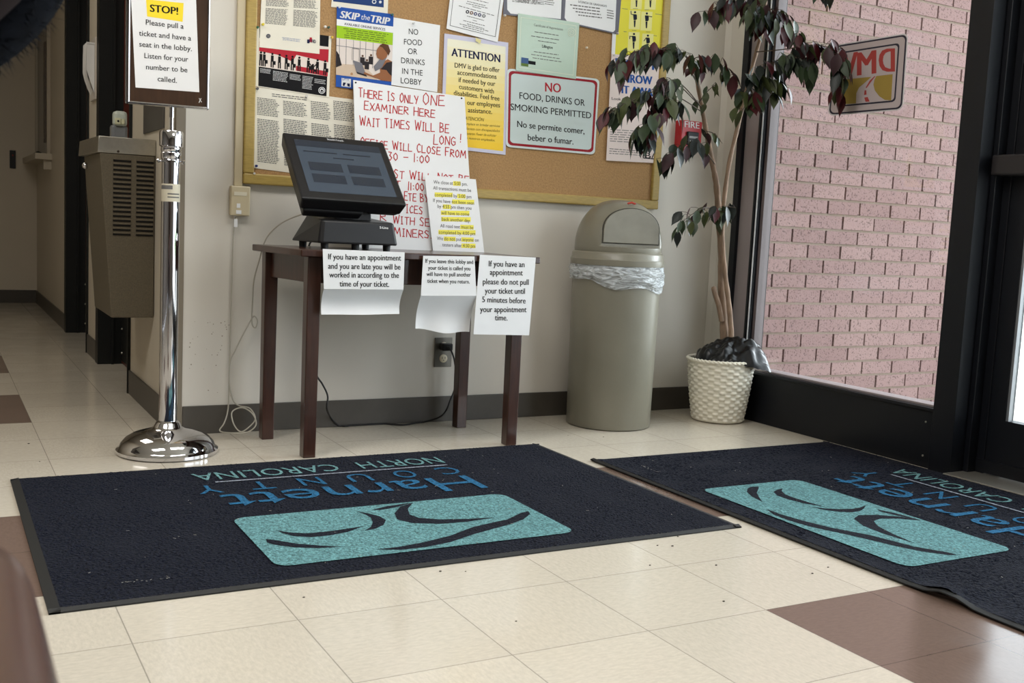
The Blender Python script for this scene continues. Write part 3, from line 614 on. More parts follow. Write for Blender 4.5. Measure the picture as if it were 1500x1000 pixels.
# push pins
pins = [(376.5, 40.5, (30, 92, 66), 'green', 'at top left of silhouettes poster'), (384.5, 36, (226, 206, 60), 'yellow', 'on the cream notice left edge'), (475.5, 39.5, (232, 226, 216), 'white', 'on bare cork left of SKIP the TRIP poster, beside a green one'), (480.5, 40.5, (40, 78, 62), 'green', 'on bare cork left of SKIP the TRIP poster, beside a white one'), (485.5, 55, (224, 186, 60), 'yellow', 'at top right of silhouettes poster'),
        (376.5, 130, (90, 88, 88), 'grey', 'at top left of the four-column text poster'), (374.8, 243, (24, 44, 110), 'dark blue', 'at bottom left of the four-column text poster'), (371.5, 254, (214, 210, 204), 'clear', 'on the bare cork at bottom left corner'), (496.5, 10.5, (214, 220, 228), 'pale', 'at top left of SKIP the TRIP poster'), (573.5, 21.8, (36, 96, 96), 'teal', 'at top right of SKIP the TRIP poster'),
        (448, 141, (206, 202, 196), 'white', 'at the middle top of the four-column text poster'), (738.3, 23, (204, 198, 190), 'silver', 'at bottom left of left price list'), (903.5, 49, (196, 190, 184), 'silver', 'at bottom right of the LICENCIA DE GRADUADO list'), (898.5, 81, (214, 212, 210), 'silver', 'at top left of DON\'T THROW IT AWAY poster'), (858, 70, (226, 214, 190), 'ivory', 'on bare cork right of the certificate'), (605, 34.5, (206, 206, 206), 'clear', 'at top of the NO FOOD OR DRINKS sheet')]
for x, y, c, cn, where in pins:
    p = Plane((0, 1.772, 0), (0, 1, 0)).at(x, y); mb = MB(); m = mat('pin_'+cn.replace(' ', '_')+str(c[0]), c, .3)
    mb.tube([p+Vector((0, .004, 0)), p, p-Vector((0, .003, 0)), p-Vector((0, .0035, 0)), p-Vector((0, .009, 0)), p-Vector((0, .0095, 0)), p-Vector((0, .0115, 0))], [.0008, .0008, .0045, .003, .0028, .0042, .004], m, 10)
    tag(mb.build('push_pin', loc=p), '%s push pin %s' % (cn, where), 'push pin', 'push pins on the cork board')
# strip of yellow tape on the ATTENTION poster
f = Flat(PL(6)); f.sheet([(697, 55), (705, 58.5), (703.5, 64), (697, 60)], flat('masking_tape', (222, 212, 150)), .0003)
tag(f.build('tape_strip'), 'small piece of yellowed tape at the top of the ATTENTION poster', 'tape')

# ------------------------------------------------------------------ wall fittings
t = thing('fire_alarm_pull', 'red FIRE alarm pull station on the wall behind the tree', 'fire alarm', (2.555, YW, 1.14))
mb = MB(); mb.box((2.497, YW-.045, 1.135), (2.612, YW-.001, 1.262), mat('alarm_red', (176, 26, 36), .3)); mb.build('housing', t, bevel=.006)
f = Flat(Plane((0, YW-.0455, 0), (0, 1, 0))); a = f.p.at(1, 1)
f.text('FIRE', px_of((2.515, YW-.0455, 1.232)), px_of((2.594, YW-.0455, 1.232)), 9, WI, .02)
f.build('lettering', t)
mb = MB(); mb.box((2.527, YW-.056, 1.158), (2.588, YW-.045, 1.215), BLKPL); mb.build('pull_handle', t, bevel=.004)
mb = MB(); mb.box((2.535, YW-.0575, 1.187), (2.58, YW-.056, 1.196), flat('pale_print', (170, 170, 170))); mb.build('printed_label', t); mb = MB(); mb.box((2.54, YW-.0575, 1.172), (2.575, YW-.056, 1.178), flat('pale_print', (170, 170, 170))); mb.build('printed_label', t)

t = thing('phone_jack', 'beige surface mounted network jack under the wall raceway, left of cork board', 'wall jack', (.63, YW, .765))
BEI = mat('beige_plastic', (206, 192, 160), .4)
mb = MB(); mb.box((.598, YW-.028, .766), (.665, YW-.001, .868), BEI); mb.build('jack_housing', t, bevel=.004)
mb = MB(); mb.box((.608, YW-.0295, .835), (.652, YW-.028, .848), mat('pale_beige', (226, 218, 196), .4)); mb.build('jack_cover', t)
mb = MB(); mb.box((.616, YW-.0295, .772), (.634, YW-.028, .785), WHITEP); mb.build('jack_label', t)
mb = MB(); mb.box((.618, YW-.0295, .793), (.630, YW-.028, .808), WHITEP); mb.build('jack_label', t)
mb = MB(); mb.box((.612, YW-.014, .868), (.640, YW-.001, 2.6), BEI); o = mb.build('cable_raceway', bevel=.002)
tag(o, 'tall narrow beige cable raceway on the wall left of cork board', 'raceway')

t = thing('wall_outlet', 'steel wall outlet plate with a black plug, under the table', 'outlet', (1.44, YW, .275))
mb = MB(); mb.box((1.402, YW-.006, .216), (1.477, YW-.001, .332), mat('dull_steel', (120, 116, 108), .35, metal=.9)); mb.build('cover_plate', t, bevel=.002)
for z in (.25, .298):
    mb = MB(); mb.lathe([(.0165, 0), (.0165, .003), (.015, .004)], (0, 0, 0), mat('ivory_plastic', (222, 212, 186), .4), 20)
    mb.v = [(1.44+a, YW-.006-c, z+b) for a, b, c in mb.v]
    for dx in (-.006, .006): mb.box((1.44+dx-.001, YW-.0106, z-.001), (1.44+dx+.001, YW-.010, z+.007), INK)
    mb.ball((1.44, YW-.010, z-.007), .002, INK, 8); mb.build('socket', t)
def cable(name, pts, r, m, label, cat, extra=None, seg=8):
    # Catmull-Rom through the points
    P = [Vector(p) for p in pts]; out = []
    for i in range(len(P)-1):
        a, b, c, d = P[max(i-1, 0)], P[i], P[i+1], P[min(i+2, len(P)-1)]
        for k in range(6):
            s = k/6; out.append(.5*((2*b)+(c-a)*s+(2*a-5*b+4*c-d)*s*s+(3*b-a-3*c+d)*s**3))
    out.append(P[-1]); out = [Vector((p.x, min(p.y, 1.778), max(p.z, r+.0005))) for p in out]; mb = MB(); mb.tube(out, r, m, seg); o = mb.build(name)
    return tag(o, label, cat)
cpx = lambda y, *ps: [W(a, b, y) for a, b in ps]
GC = mat('grey_cable', (176, 170, 156), .5)
pts = cpx(1.775, (345, 318), (342, 345), (340, 400), (338, 470), (336, 540), (335, 585)) + [W(333, 605, 1.765), W(328, 620, 1.75), W(322, 631, 1.745), W(340, 634, 1.70), W(362, 633, 1.68), W(375, 622, 1.70), W(370, 606, 1.73), W(355, 597, 1.75), W(340, 603, 1.74), W(342, 620, 1.72), W(352, 632, 1.69), W(364, 626, 1.70), W(374, 613, 1.72), W(366, 598, 1.75), W(350, 594, 1.76), W(341, 585, 1.765), W(336, 560, 1.77), W(337, 530, 1.77), W(345, 512, 1.765), W(357, 488, 1.76), W(368, 468, 1.76), W(373, 463, 1.755), W(377, 470, 1.75), W(374, 480, 1.755), W(369, 472, 1.76), W(370, 440, 1.74), W(372, 410, 1.70), W(380, 380, 1.66), W(389, 351, 1.64), W(405, 332, 1.60), W(425, 320, 1.56), W(448, 312, 1.50)]
pts = [Vector((p.x, p.y, max(p.z, .006))) for p in pts]
nc = cable('network_cable', pts, .0024, GC, 'grey network cable coiled on the floor between wall jack and touch screen', 'cable')
mb = MB(); a = W(345, 318, 1.775); mb.tube([a+Vector((0, .008, .004)), a+Vector((0, 0, -.03))], .004, WHITEP, 8); mb.box(tuple(a+Vector((-.006, -.0055, -.034))), tuple(a+Vector((.006, -.004, -.006))), WHITEP); mb.build('cable_tag', nc)
BC = mat('black_cable', (22, 21, 22), .5)
t0 = W(650, 508, 1.75)
pts = [t0+Vector((.008, .0, 0)), t0+Vector((.022, -.012, -.005)), W(666, 530, 1.735), W(668, 560, 1.735), W(660, 585, 1.73), W(648, 608, 1.70)]
for a in ((620, 618), (590, 622), (560, 620), (530, 619), (505, 624), (490, 620)): p = F(*a, .004); pts.append(p)
pts += [W(479, 600, 1.70), W(480, 580, 1.70), W(472, 562, 1.70), W(464, 550, 1.69), W(452, 520, 1.67), W(446, 470, 1.65), W(448, 415, 1.64), (.86, 1.72, .62), (.87, 1.725, .68), (.87, 1.64, .70), (.9, 1.59, .715)]
pc = cable('power_cable', pts, .0034, BC, 'black power cord looping on the floor under the table to the wall outlet', 'cable')
mb = MB(); mb.box((1.418, YW-.045, .284), (1.462, YW-.0105, .312), BLKPL); mb.build('plug', pc, bevel=.004)

# ------------------------------------------------------------------ table
ZT = .672
t = thing('console_table', 'small dark mahogany table with square legs under the touch screen', 'table', (1.11, 1.48, 0))
mb = MB(); mb.hexa([(.70, 1.285, ZT-.022), (1.555, 1.27, ZT-.022), (1.53, 1.69, ZT-.022), (.655, 1.69, ZT-.022)], [(.70, 1.285, ZT), (1.555, 1.27, ZT), (1.53, 1.69, ZT), (.655, 1.69, ZT)], WOOD); mb.build('table_top', t, bevel=.003)
legs = [(.755, 1.338), (.708, 1.652), (1.494, 1.325), (1.462, 1.664)]
for x, y in legs:
    mb = MB(); h = .0225; mb.hexa([(x-h*.92, y-h*.92, 0), (x+h*.92, y-h*.92, 0), (x+h*.92, y+h*.92, 0), (x-h*.92, y+h*.92, 0)], [(x-h, y-h, ZT-.0225), (x+h, y-h, ZT-.0225), (x+h, y+h, ZT-.0225), (x-h, y+h, ZT-.0225)], WOOD); mb.build('leg', t, bevel=.003)
def apron(a, b, ins):
    a, b = Vector((*a, 0)), Vector((*b, 0)); d = (b-a).normalized(); n = Vector((-d.y, d.x, 0)); a += d*.024; b -= d*.024
    mb = MB(); q = [a-n*.009, b-n*.009, b+n*.009, a+n*.009]
    mb.hexa([p+Vector((0, 0, .565)) for p in q], [p+Vector((0, 0, ZT-.0225)) for p in q], WOOD); mb.build('apron', t, bevel=.002)
apron(legs[0], legs[2], 0); apron(legs[1], legs[3], 0); apron(legs[0], legs[1], 0); apron(legs[2], legs[3], 0)

# ------------------------------------------------------------------ touch screen terminal
t = thing('touch_screen_terminal', 'black touch screen ticket terminal tilted back on the table', 'touch screen', (.91, 1.46, ZT))
x0, x1, y0, y1 = .775, 1.05, 1.345, 1.60
mb = MB()
lo = [(x0+.01, y0, .692), (x1-.004, y0, .692), (x1, y0+.012, .692), (x1, y1, .692), (x0-.012, y1, .692), (x0, y0+.012, .692)]
hi = [(x0+.018, y0+.012, .766), (x1-.016, y0+.012, .766), (x1-.012, y0+.022, .766), (x1-.03, y1-.03, .782), (x0+.035, y1-.03, .786), (x0+.012, y0+.022, .766)]
mb.hexa(lo, hi, BLKPL); base = mb.build('base', t, bevel=.006)
mb = MB(); mb.hexa([(.86, 1.44, .76), (.99, 1.44, .76), (.99, 1.58, .76), (.86, 1.58, .76)], [(.87, 1.44, .9), (.98, 1.44, .9), (.98, 1.5, .92), (.87, 1.5, .92)], BLKPL); mb.build('neck', t, bevel=.004)
for x, y in ((x0+.03, y0+.03), (x1-.03, y0+.03), (x0+.02, y1-.03), (x1-.03, y1-.03), (.91, y0+.03)):
    mb = MB(); mb.lathe([(.012, 0), (.013, .021)], (x, y, ZT), RUBBER, 16); mb.build('foot', t)
# head: corners BL, BR, TR, TL of the front face
BL, BR_, TR_, TL = Vector((.719, 1.355, .832)), Vector((1.080, 1.355, .828)), Vector((1.078, 1.585, 1.046)), Vector((.719, 1.585, 1.050))
ex = (BR_-BL).normalized(); ey = (TL-BL).normalized(); nn = ex.cross(ey).normalized(); nn = nn if nn.y < 0 else -nn
def hp(u, v, d=0): return BL+(BR_-BL)*u+(TL-BL)*v+nn*d
mb = MB(); mb.hexa([hp(.02, .02, -.052), hp(.98, .02, -.052), hp(.98, .98, -.052), hp(.02, .98, -.052)], [hp(0, 0), hp(1, 0), hp(1, 1), hp(0, 1)], BLKPL)
mb.hexa([hp(.06, .02, -.085), hp(.6, .02, -.085), hp(.6, .7, -.085), hp(.06, .7, -.085)], [hp(.05, .0, -.05), hp(.62, 0, -.05), hp(.62, .8, -.05), hp(.05, .8, -.05)], BLKPL)
mb.hexa([hp(.68, .06, -.07), hp(.95, .06, -.07), hp(.95, .3, -.07), hp(.68, .3, -.07)], [hp(.66, .02, -.05), hp(.97, .02, -.05), hp(.97, .4, -.05), hp(.66, .4, -.05)], BLKPL)
head = mb.build('monitor_housing', t, bevel=.006)
SCR = mat('screen_glow', (52, 60, 70), .12, emit=.55)
mb = MB(); mb.add([hp(.09, .11, .0005), hp(.925, .11, .0005), hp(.925, .9, .0005), hp(.09, .9, .0005)], [[0, 1, 2, 3]], SCR)
DS = mat('screen_button', (34, 39, 48), .12, emit=.5)
for u0, u1 in ((.16, .475), (.535, .85)):
    for v0, v1 in ((.43, .56), (.25, .38)): mb.add([hp(u0, v0, .001), hp(u1, v0, .001), hp(u1, v1, .001), hp(u0, v1, .001)], [[0, 1, 2, 3]], DS)
for u0, u1, v in ((.15, .47, .715), (.53, .8, .715), (.42, .62, .64)): mb.add([hp(u0, v, .001), hp(u1, v, .001), hp(u1, v+.018, .001), hp(u0, v+.018, .001)], [[0, 1, 2, 3]], DS)
mb.add([hp(.09, .8, .001), hp(.925, .8, .001), hp(.925, .9, .001), hp(.09, .9, .001)], [[0, 1, 2, 3]], DS)
mb.build('screen', t)
def text3(mb, s, A, B, U, m, bold=0):
    vs, fs, wd = glyphs(s, bold); mb.add([A+(B-A)*x+U*(y/CAP) for x, y in vs], fs, m)
mb = MB(); text3(mb, 'StealthTouch', hp(.42, .935, .001), hp(.58, .935, .001), (TL-BL).normalized()*.009, WI); mb.build('maker_lettering', t); mb = MB(); text3(mb, 'S-Line', Vector((.985, y0+.0085, .747)), Vector((1.015, y0+.0085, .7465)), Vector((0, .0009, .007)), WI, .02); mb.build('maker_lettering', t)

# ------------------------------------------------------------------ hand written board and paper leaning on the table
def wallq(p, y): return W(p[0], p[1], y)
a = wallq((517.6, 117), 1.762); b = wallq((694.5, 369.5), 1.668); c = wallq((680.6, 142), 1.762)
pl = Plane(a, (c-a).cross(b-a)); f = Flat(pl)
q = [(517.6, 117), (680.6, 142), (694.5, 370), (525, 362.5)]
f.sheet(q, mat('foam_board', (232, 232, 232), .5), .004)
RM = flat('red_marker', (186, 44, 48))
for s, l, r, cp in (('THERE IS ONLY', (525.5, 141.5), (612.5, 153), 13.5), ('ONE', (619.5, 153), (651, 155), 17), ('EXAMINER HERE', (533.6, 160.5), (637, 172.5), 12.5), ('WAIT TIMES WILL BE', (527, 183.5), (657.5, 195), 14), ('LONG', (635, 211), (667, 213.5), 14.5), ('!', (673, 208), (677, 208.5), 12),
                    ('OFFICE WILL CLOSE FROM', (528, 213), (682, 231.5), 12.5), ('30 - 1:00', (568, 234.6), (629, 239), 12.5), ('ST WILL NOT BE', (577, 260.5), (687, 269.5), 12.5), ('T', (579, 276.5), (586, 277), 12), ('11:00', (597, 278), (621, 280), 12.5), ('ETE BY', (592, 293), (627, 296.5), 12.5), ('ICES', (594.5, 311.5), (619, 313.5), 12.5), ('R', (557, 323), (565.5, 323.7), 11), ('WITH SE', (575.6, 327), (629, 331.5), 12.5), ('MINERS.', (577, 345.5), (633, 349.5), 13)):
    hand(f, s, l, r, cp, RM, 1.3)
f.disc((521, 121), 1.3, INK, 3, 10); f.disc((676, 144), 1.3, INK, 3, 10)
tag(f.build('handwritten_board'), 'white board hand lettered in red marker, leaning on the wall behind the touch screen', 'board')
a = wallq((622, 256), 1.70); b = wallq((709.6, 371), 1.655); c = wallq((697, 262.6), 1.70)
pl = Plane(Vector((0, 1.655, ZT)), Vector((0, -1, .13))); f = Flat(pl)
f.sheet([(622, 256), (697, 262.6), (709.4, 370.5), (634.4, 367.5)], WHITEP, .001)
d = lambda x, y: (500+x*.28, 110+y*.28)
HL = flat('highlighter', (244, 232, 96)); SI = flat('soft_ink', (70, 66, 66))
for s, l, r, hs in (('We close at 5:00 pm.', (482, 567), (660, 579), [(585, 624)]), ('All transactions must be', (480, 598), (678, 611), []), ('completed by 5:00 pm', (488, 633), (680, 645), [(488, 582), (606, 650)]), ('If you have not been seen', (480, 663), (694, 678), [(580, 695)]), ('by 4:55 pm then you', (503, 694), (680, 704), [(531, 574)]),
        ('will have to come', (523, 728), (668, 736), [(521, 670)]), ('back another day.', (525, 761), (675, 770), [(523, 677)]), ('All road test must be', (517, 796), (690, 806), [(622, 692)]), ('completed by 4:00 pm', (510, 829), (700, 838), [(508, 702)]), ('We do not put anyone on', (500, 862), (718, 871), [(536, 598), (628, 692)]), ('testers after 4:30 pm', (528, 895), (700, 903), [(628, 702)])):
    for h0, h1 in hs:
        y0h = l[1]+(h0-l[0])/(r[0]-l[0])*(r[1]-l[1]); f.poly([d(h0, y0h-20), d(h1, y0h-18), d(h1, y0h+5), d(h0, y0h+4)], HL, 1)
    f.text(s, d(*l), d(*r), 5.0, SI, .0)
tag(f.build('notice'), 'white notice of closing times with yellow highlighter, leaning on the red lettered board', 'notice')

# ------------------------------------------------------------------ papers taped to the table edge
class Hang(Flat):
    pass
e6 = lambda x, y: (340+x*.32, 180+y*.32)
YF = 1.262
def hanging(name, label, q, fold, flap, lines, cap, bold, wave=0, curl=.0):
    f = Flat(Plane((0, YF, 0), (0, 1, 0)))
    f.sheet(q if not fold else [q[0], q[1], fold[1], fold[0]], WHITEP, .0006)
    if fold:
        A, B = f.P(*fold[0]), f.P(*fold[1]); C, D = W(*flap[0], YF-curl), W(*flap[1], YF-curl)
        def fn(u, v, off=0):
            top = A.lerp(B, u); bot = D.lerp(C, u); p = top.lerp(bot, v)
            return p+Vector((0, math.sin(math.pi*v)*.012+wave*math.sin(u*9)*v*v, wave*.8*math.sin(u*7+1)*v*v))+Vector((0, off, 0))
        f.grid(lambda u, v: fn(u, v), 16, 10, WHITEP); f.grid(lambda u, v: fn(u, 1-v, .0006), 16, 10, WHITEP)
    for s, l, r in lines: f.text(s, e6(*l), e6(*r), cap, INK, bold)
    return tag(f.build(name), label, 'notice')
hanging('notice', 'white notice on the table edge beginning If you have an appointment and you are late', [(472.8, 364.5), (592.8, 369.4)], [(474.4, 423), (591, 424)], [(585, 460), (470.6, 461)],
    [('If you have an appointment', (440, 624), (773, 630)), ('and you are late you will be', (440, 667), (770, 671)), ('worked in according to the', (445, 707), (763, 709)), ('time of your ticket.', (492, 748), (718, 750))], 8.3, .02, .001, -.022)
hanging('notice', 'crumpled white notice on the table edge beginning If you leave this lobby', [(620, 374.5), (695, 375.5)], [(616.5, 433), (698, 433)], [(688, 488), (608.5, 483)],
    [('If you leave this lobby and', (885, 640), (1103, 645)), ('your ticket is called you', (897, 671), (1090, 675)), ('will have to pull another', (890, 700), (1092, 703)), ('ticket when you return.', (893, 731), (1087, 735))], 5.9, .018, .006, -.03)
hanging('notice', 'long white notice at the table\'s right corner asking you not to pull your ticket', [(703, 373), (785, 377), (775, 491), (693.6, 489.5)], None, None,
    [('If you have an', (1175, 656), (1338, 660)), ('appointment', (1180, 695), (1330, 698)), ('please do not pull', (1148, 738), (1357, 741)), ('your ticket until', (1157, 780), (1340, 782)), ('5 minutes before', (1145, 820), (1343, 826)), ('your appointment', (1135, 865), (1347, 866)), ('time.', (1203, 903), (1260, 904))], 8.3, .02)

# ------------------------------------------------------------------ decal on the window
f = Flat(Plane((2.786, 0, 0), (1, 0, 0)))
q = [(1222, 66), (1330.5, 48), (1322.5, 161), (1212.5, 170)]
DC = [flat('decal_white', (186, 172, 172)), flat('decal_dark', (52, 50, 62)), flat('decal_red', (168, 68, 64)), flat('decal_gold', (158, 134, 66))]
def dr_(i, r): return [f.bil(q, a, b) for a, b in rrect(i, i*1.1, 1-i, 1-i*1.1, r, 5)]
f.slab([f.P(*p) for p in dr_(0, .08)], .0005, flat('decal_edge', (206, 200, 202)), f.p.n)
f.poly(dr_(.015, .07), DC[1], 1); f.poly(dr_(.035, .06), DC[0], 2); f.poly(dr_(.105, .05), DC[1], 3); f.poly(dr_(.125, .045), DC[0], 4)
o6 = lambda x, y: (1200+x*.14, 40+y*.14)
f.p.n = f.p.n
for s, l, r, cp in (('D', (785, 463), (635, 466), 34), ('M', (590, 482), (408, 505), 34), ('V', (398, 500), (255, 522), 34)):
    f.text(s, o6(*l), o6(*r), cp, DC[2], .05, 0, 5)
f.poly([o6(*p) for p in ((235, 548), (550, 518), (480, 580), (420, 630), (392, 690), (388, 796), (208, 808))], DC[3], 5)
f.poly([o6(*p) for p in ((600, 510), (772, 490), (756, 765), (690, 760), (630, 720), (585, 660), (570, 600), (580, 550))], DC[3], 5)
f.poly([o6(*p) for p in ((592, 510), (545, 570), (500, 635), (488, 632), (530, 560), (580, 512))], DC[2], 5)
f.poly([o6(*p) for p in ((478, 660), (495, 658), (498, 704), (472, 708))], DC[2], 5); f.poly([o6(*p) for p in ((474, 735), (510, 728), (530, 776), (488, 780))], DC[2], 5)
tag(f.build('window_decal'), 'rounded DMV road decal seen in reverse on the window glass', 'decal')
# ------------------------------------------------------------------ sign stanchion
SX, SY = .352, 1.53
t = thing('sign_stanchion', 'chrome stanchion holding a framed STOP notice, at the wall corner', 'stanchion', (SX, SY, 0))
mb = MB(); mb.lathe([(.150, 0), (.157, .004), (.157, .014), (.150, .020), (.147, .024), (.143, .034), (.128, .050), (.105, .063), (.075, .072), (.052, .078), (.042, .086), (.038, .097), (.033, .101), (.03, .104)], (SX, SY, 0), CHROME, 64); mb.build('base', t)
mb = MB(); mb.lathe([(.028, .10), (.028, .93)], (SX, SY, 0), CHROME, 40); mb.build('pole', t)
mb = MB(); mb.lathe([(.028, .928), (.031, .934), (.031, .95), (.0285, .953), (.031, .957), (.031, .966), (.029, .968), (.036, .972), (.0365, 1.012), (.034, 1.018), (.006, 1.018)], (SX, SY, 0), CHROME, 40); mb.build('collar', t)
mb = MB(); mb.lathe([(.028, .921), (.043, .921), (.043, .926), (.028, .926)], (SX, SY, 0), CHROME, 40, False)
for k in range(4):
    a = k*math.pi/2+.6; c, s_ = math.cos(a), math.sin(a); mb.tube([(SX+.04*c, SY+.04*s_, .924), (SX+.052*c, SY+.052*s_, .922), (SX+.056*c, SY+.056*s_, .927)], .003, CHROME, 8)
mb.build('rope_ring', t)
mb = MB(); mb.tube([(SX, SY, 1.01), (SX, SY, 1.13)], .0055, CHROME, 16); mb.tube([(SX, SY, 1.06), (SX, SY, 1.10)], .0075, CHROME, 16); mb.build('sign_post', t)
mb = MB()
for z0, z1, m in ((.80, .855, mat('aged_label', (206, 198, 176), .6)), (.838, .85, GREYINK), (.822, .826, GREYINK), (.812, .816, GREYINK)):
    r = .0285 if z0 == .80 else .0288; a0, a1 = (178, 338) if z0 == .80 else ((185, 270) if z0 > .83 else (240, 320))
    n = 14; vs = []
    for i in range(n+1):
        a = R(a0+(a1-a0)*i/n); vs += [(SX+r*math.cos(a), SY+r*math.sin(a), z0), (SX+r*math.cos(a), SY+r*math.sin(a), z1)]
    mb.add(vs, [[2*i, 2*i+2, 2*i+3, 2*i+1] for i in range(n)], m, True)
mb.build('paper_sticker', t)
ang = R(-9); sx = Vector((math.cos(ang), math.sin(ang), 0)); sn = Vector((math.sin(ang), -math.cos(ang), 0))
SP = Plane(Vector((SX, SY, 1.2))+sn*.012, sn)
bl, br = SP.at(183, 152), SP.at(306, 160)
hw0 = (bl-Vector((SX, SY, 0))).dot(sx); hw1 = (br-Vector((SX, SY, 0))).dot(sx); zb = (bl.z+br.z)/2
def sp(u, z, d=0): return Vector((SX, SY, z))+sx*u+sn*d
ztp = zb+.355
mb = MB(); mb.hexa([sp(hw0+.006, zb+.006, -.008), sp(hw1-.006, zb+.006, -.008), sp(hw1-.006, zb+.006, .008), sp(hw0+.006, zb+.006, .008)], [sp(hw0+.006, ztp-.006, -.008), sp(hw1-.006, ztp-.006, -.008), sp(hw1-.006, ztp-.006, .008), sp(hw0+.006, ztp-.006, .008)], mat('walnut_board', (62, 42, 28), .35, noise=.25, nscale=14, stretch=(5, 5, .6), coat=.3)); mb.build('sign_panel', t)
for a, b in (((hw0, zb), (hw1, zb+.009)), ((hw0, ztp-.009), (hw1, ztp)), ((hw0, zb), (hw0+.014, ztp)), ((hw1-.009, zb), (hw1, ztp))):
    mb = MB(); q = [(a[0], a[1]), (b[0], a[1]), (b[0], b[1]), (a[0], b[1])]
    mb.hexa([sp(u, z, -.012) for u, z in q], [sp(u, z, .012) for u, z in q], CHROME); mb.build('sign_frame', t, bevel=.004)
pl = Plane(sp(0, 1.2, .0086), sn); f = Flat(pl); f.p.n = sn
f.sheet([(190, -42), (286, -34), (292, 135), (198.5, 128)], WHITEP, .0004)
f.poly([(214, -1), (269, 4.5), (267.6, 32), (215.5, 24)], YEL, 1)
g = lambda x, y: (100+x*.2, y*.2)
for s, l, r, cp, bo in (('STOP!', (600, 85), (803, 107), 10.5, .04), ('Please pull a', (568, 180), (845, 212), 7.6, .008), ('ticket and have a', (518, 260), (900, 298), 7.6, .008), ('seat in the lobby.', (520, 340), (905, 375), 7.6, .008), ('Listen for your', (558, 425), (878, 452), 7.6, .008), ('number to be', (570, 507), (872, 530), 7.6, .008), ('called.', (655, 594), (795, 607), 7.6, .008)):
    f.text(s, g(*l), g(*r), cp, INK, bo)
f.build('notice_sheet', t, label='white notice headed STOP! on a yellow patch')
mb = MB(); mb.tube([sp(hw1-.03, zb+.02, .0088), sp(hw1-.024, zb+.034, .0088)], .0012, WI, 6); mb.tube([sp(hw1-.03, zb+.034, .0088), sp(hw1-.022, zb+.022, .0088)], .001, WI, 6); mb.build('scratch_mark', t)

# ------------------------------------------------------------------ water fountain
TAN = mat('taupe_enamel', (94, 85, 68), .5, noise=.16, nscale=240, detail=2)
t = thing('water_fountain', 'taupe wall hung water fountain with louvred side and steel top', 'water fountain', (.33, 2.39, .37))
yf0, yf1, xr = 2.162, 2.60, XH-.002
mb = MB()
lo = [(.268, yf0, .372), (xr, yf0, .372), (xr, yf1, .372), (.268, yf1, .372)]; hi = [(.226, yf0, .968), (xr, yf0, .968), (xr, yf1, .968), (.226, yf1, .968)]
mb.hexa(lo, hi, TAN); mb.build('cabinet', t, bevel=.004)
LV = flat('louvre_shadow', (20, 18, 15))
mb = MB()
for i in range(17):
    z = .945-.0166*i
    for a, b in ((.272, .333), (.352, .412)):
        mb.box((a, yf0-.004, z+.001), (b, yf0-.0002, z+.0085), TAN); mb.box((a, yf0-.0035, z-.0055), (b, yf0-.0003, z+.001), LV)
mb.build('louvre_vents', t)
mb = MB(); mb.hexa([(.218, yf0-.004, .968), (xr, yf0-.004, .968), (xr, yf1+.004, .968), (.205, yf1+.004, .968)], [(.222, yf0-.004, 1.026), (xr, yf0-.004, 1.026), (xr, yf1+.004, 1.026), (.21, yf1+.004, 1.026)], SATIN)
mb.ball((.288, yf0-.005, .975), .005, mat('brown_bolt', (60, 48, 36), .4), 8); mb.build('basin_top', t, bevel=.005)
b = W(174, 207, 2.42); bx = b.x
mb = MB(); mb.box((bx-.03, 2.40, 1.026), (bx+.03, 2.45, 1.088), mat('clear_guard', (120, 122, 124), .12)); bb = mb.build('bubbler_post', t, bevel=.01)
mb = MB(); mb.box((bx-.022, 2.395, 1.082), (bx+.028, 2.445, 1.14), mat('milky_plastic', (196, 202, 190), .35)); mb.build('mouth_guard', bb, bevel=.012)
mb = MB(); mb.box((bx-.018, 2.382, 1.088), (bx+.002, 2.40, 1.112), mat('ivory_valve', (206, 204, 170), .4)); mb.box((bx+.003, 2.384, 1.09), (bx+.016, 2.40, 1.11), mat('ivory_valve', (206, 204, 170), .4)); mb.ball((bx-.008, 2.382, 1.1), .004, INK, 10); mb.build('spout', bb, bevel=.002)
mb = MB(); mb.ball((.222, 2.53, .93), .013, CHROME, 12); mb.build('push_button', t)
mb = MB(); mb.box((XH-.006, 2.0, 1.06), (XH-.001, 2.40, 1.55), mat('dark_grey_panel', (78, 74, 68), .5)); o = mb.build('wall_panel', bevel=.002); tag(o, 'plain dark grey panel on the hall wall above the water fountain', 'panel')

# paper sleeve on hall wall
t = thing('paper_rack', 'narrow white rack with curling white papers on the hall wall, beyond the water fountain', 'paper rack', (XH, 3.8, 1.3))
mb = MB(); mb.box((XH-.012, 3.72, 1.30), (XH-.001, 3.90, 1.60), mat('rack_white', (206, 198, 188), .4)); mb.build('rack_plate', t, bevel=.002)
mb = MB()
prof = [(-.048, 1.572), (-.050, 1.50), (-.050, 1.435), (-.042, 1.40), (-.028, 1.36), (-.014, 1.33), (-.013, 1.312)]
for off in (0, .0008):
    mb.grid(lambda u, v: (lambda i, fr: (XH+(prof[i][0]*(1-fr)+prof[i+1][0]*fr)+off+.01*math.sin(u*3)*v, 3.74+.14*u, prof[i][1]*(1-fr)+prof[i+1][1]*fr))(min(int(v*6), 5), v*6-min(int(v*6), 5)), 8, 12, WHITEP)
mb.box((XH-.05, 3.735, 1.565), (XH-.012, 3.74, 1.572), WHITEP)
mb.hexa([(XH-.0495, 3.738, 1.44), (XH-.013, 3.738, 1.33), (XH-.013, 3.742, 1.33), (XH-.0495, 3.742, 1.44)], [(XH-.048, 3.738, 1.572), (XH-.013, 3.738, 1.572), (XH-.013, 3.742, 1.572), (XH-.048, 3.742, 1.572)], WHITEP)
mb.build('paper_stack', t)
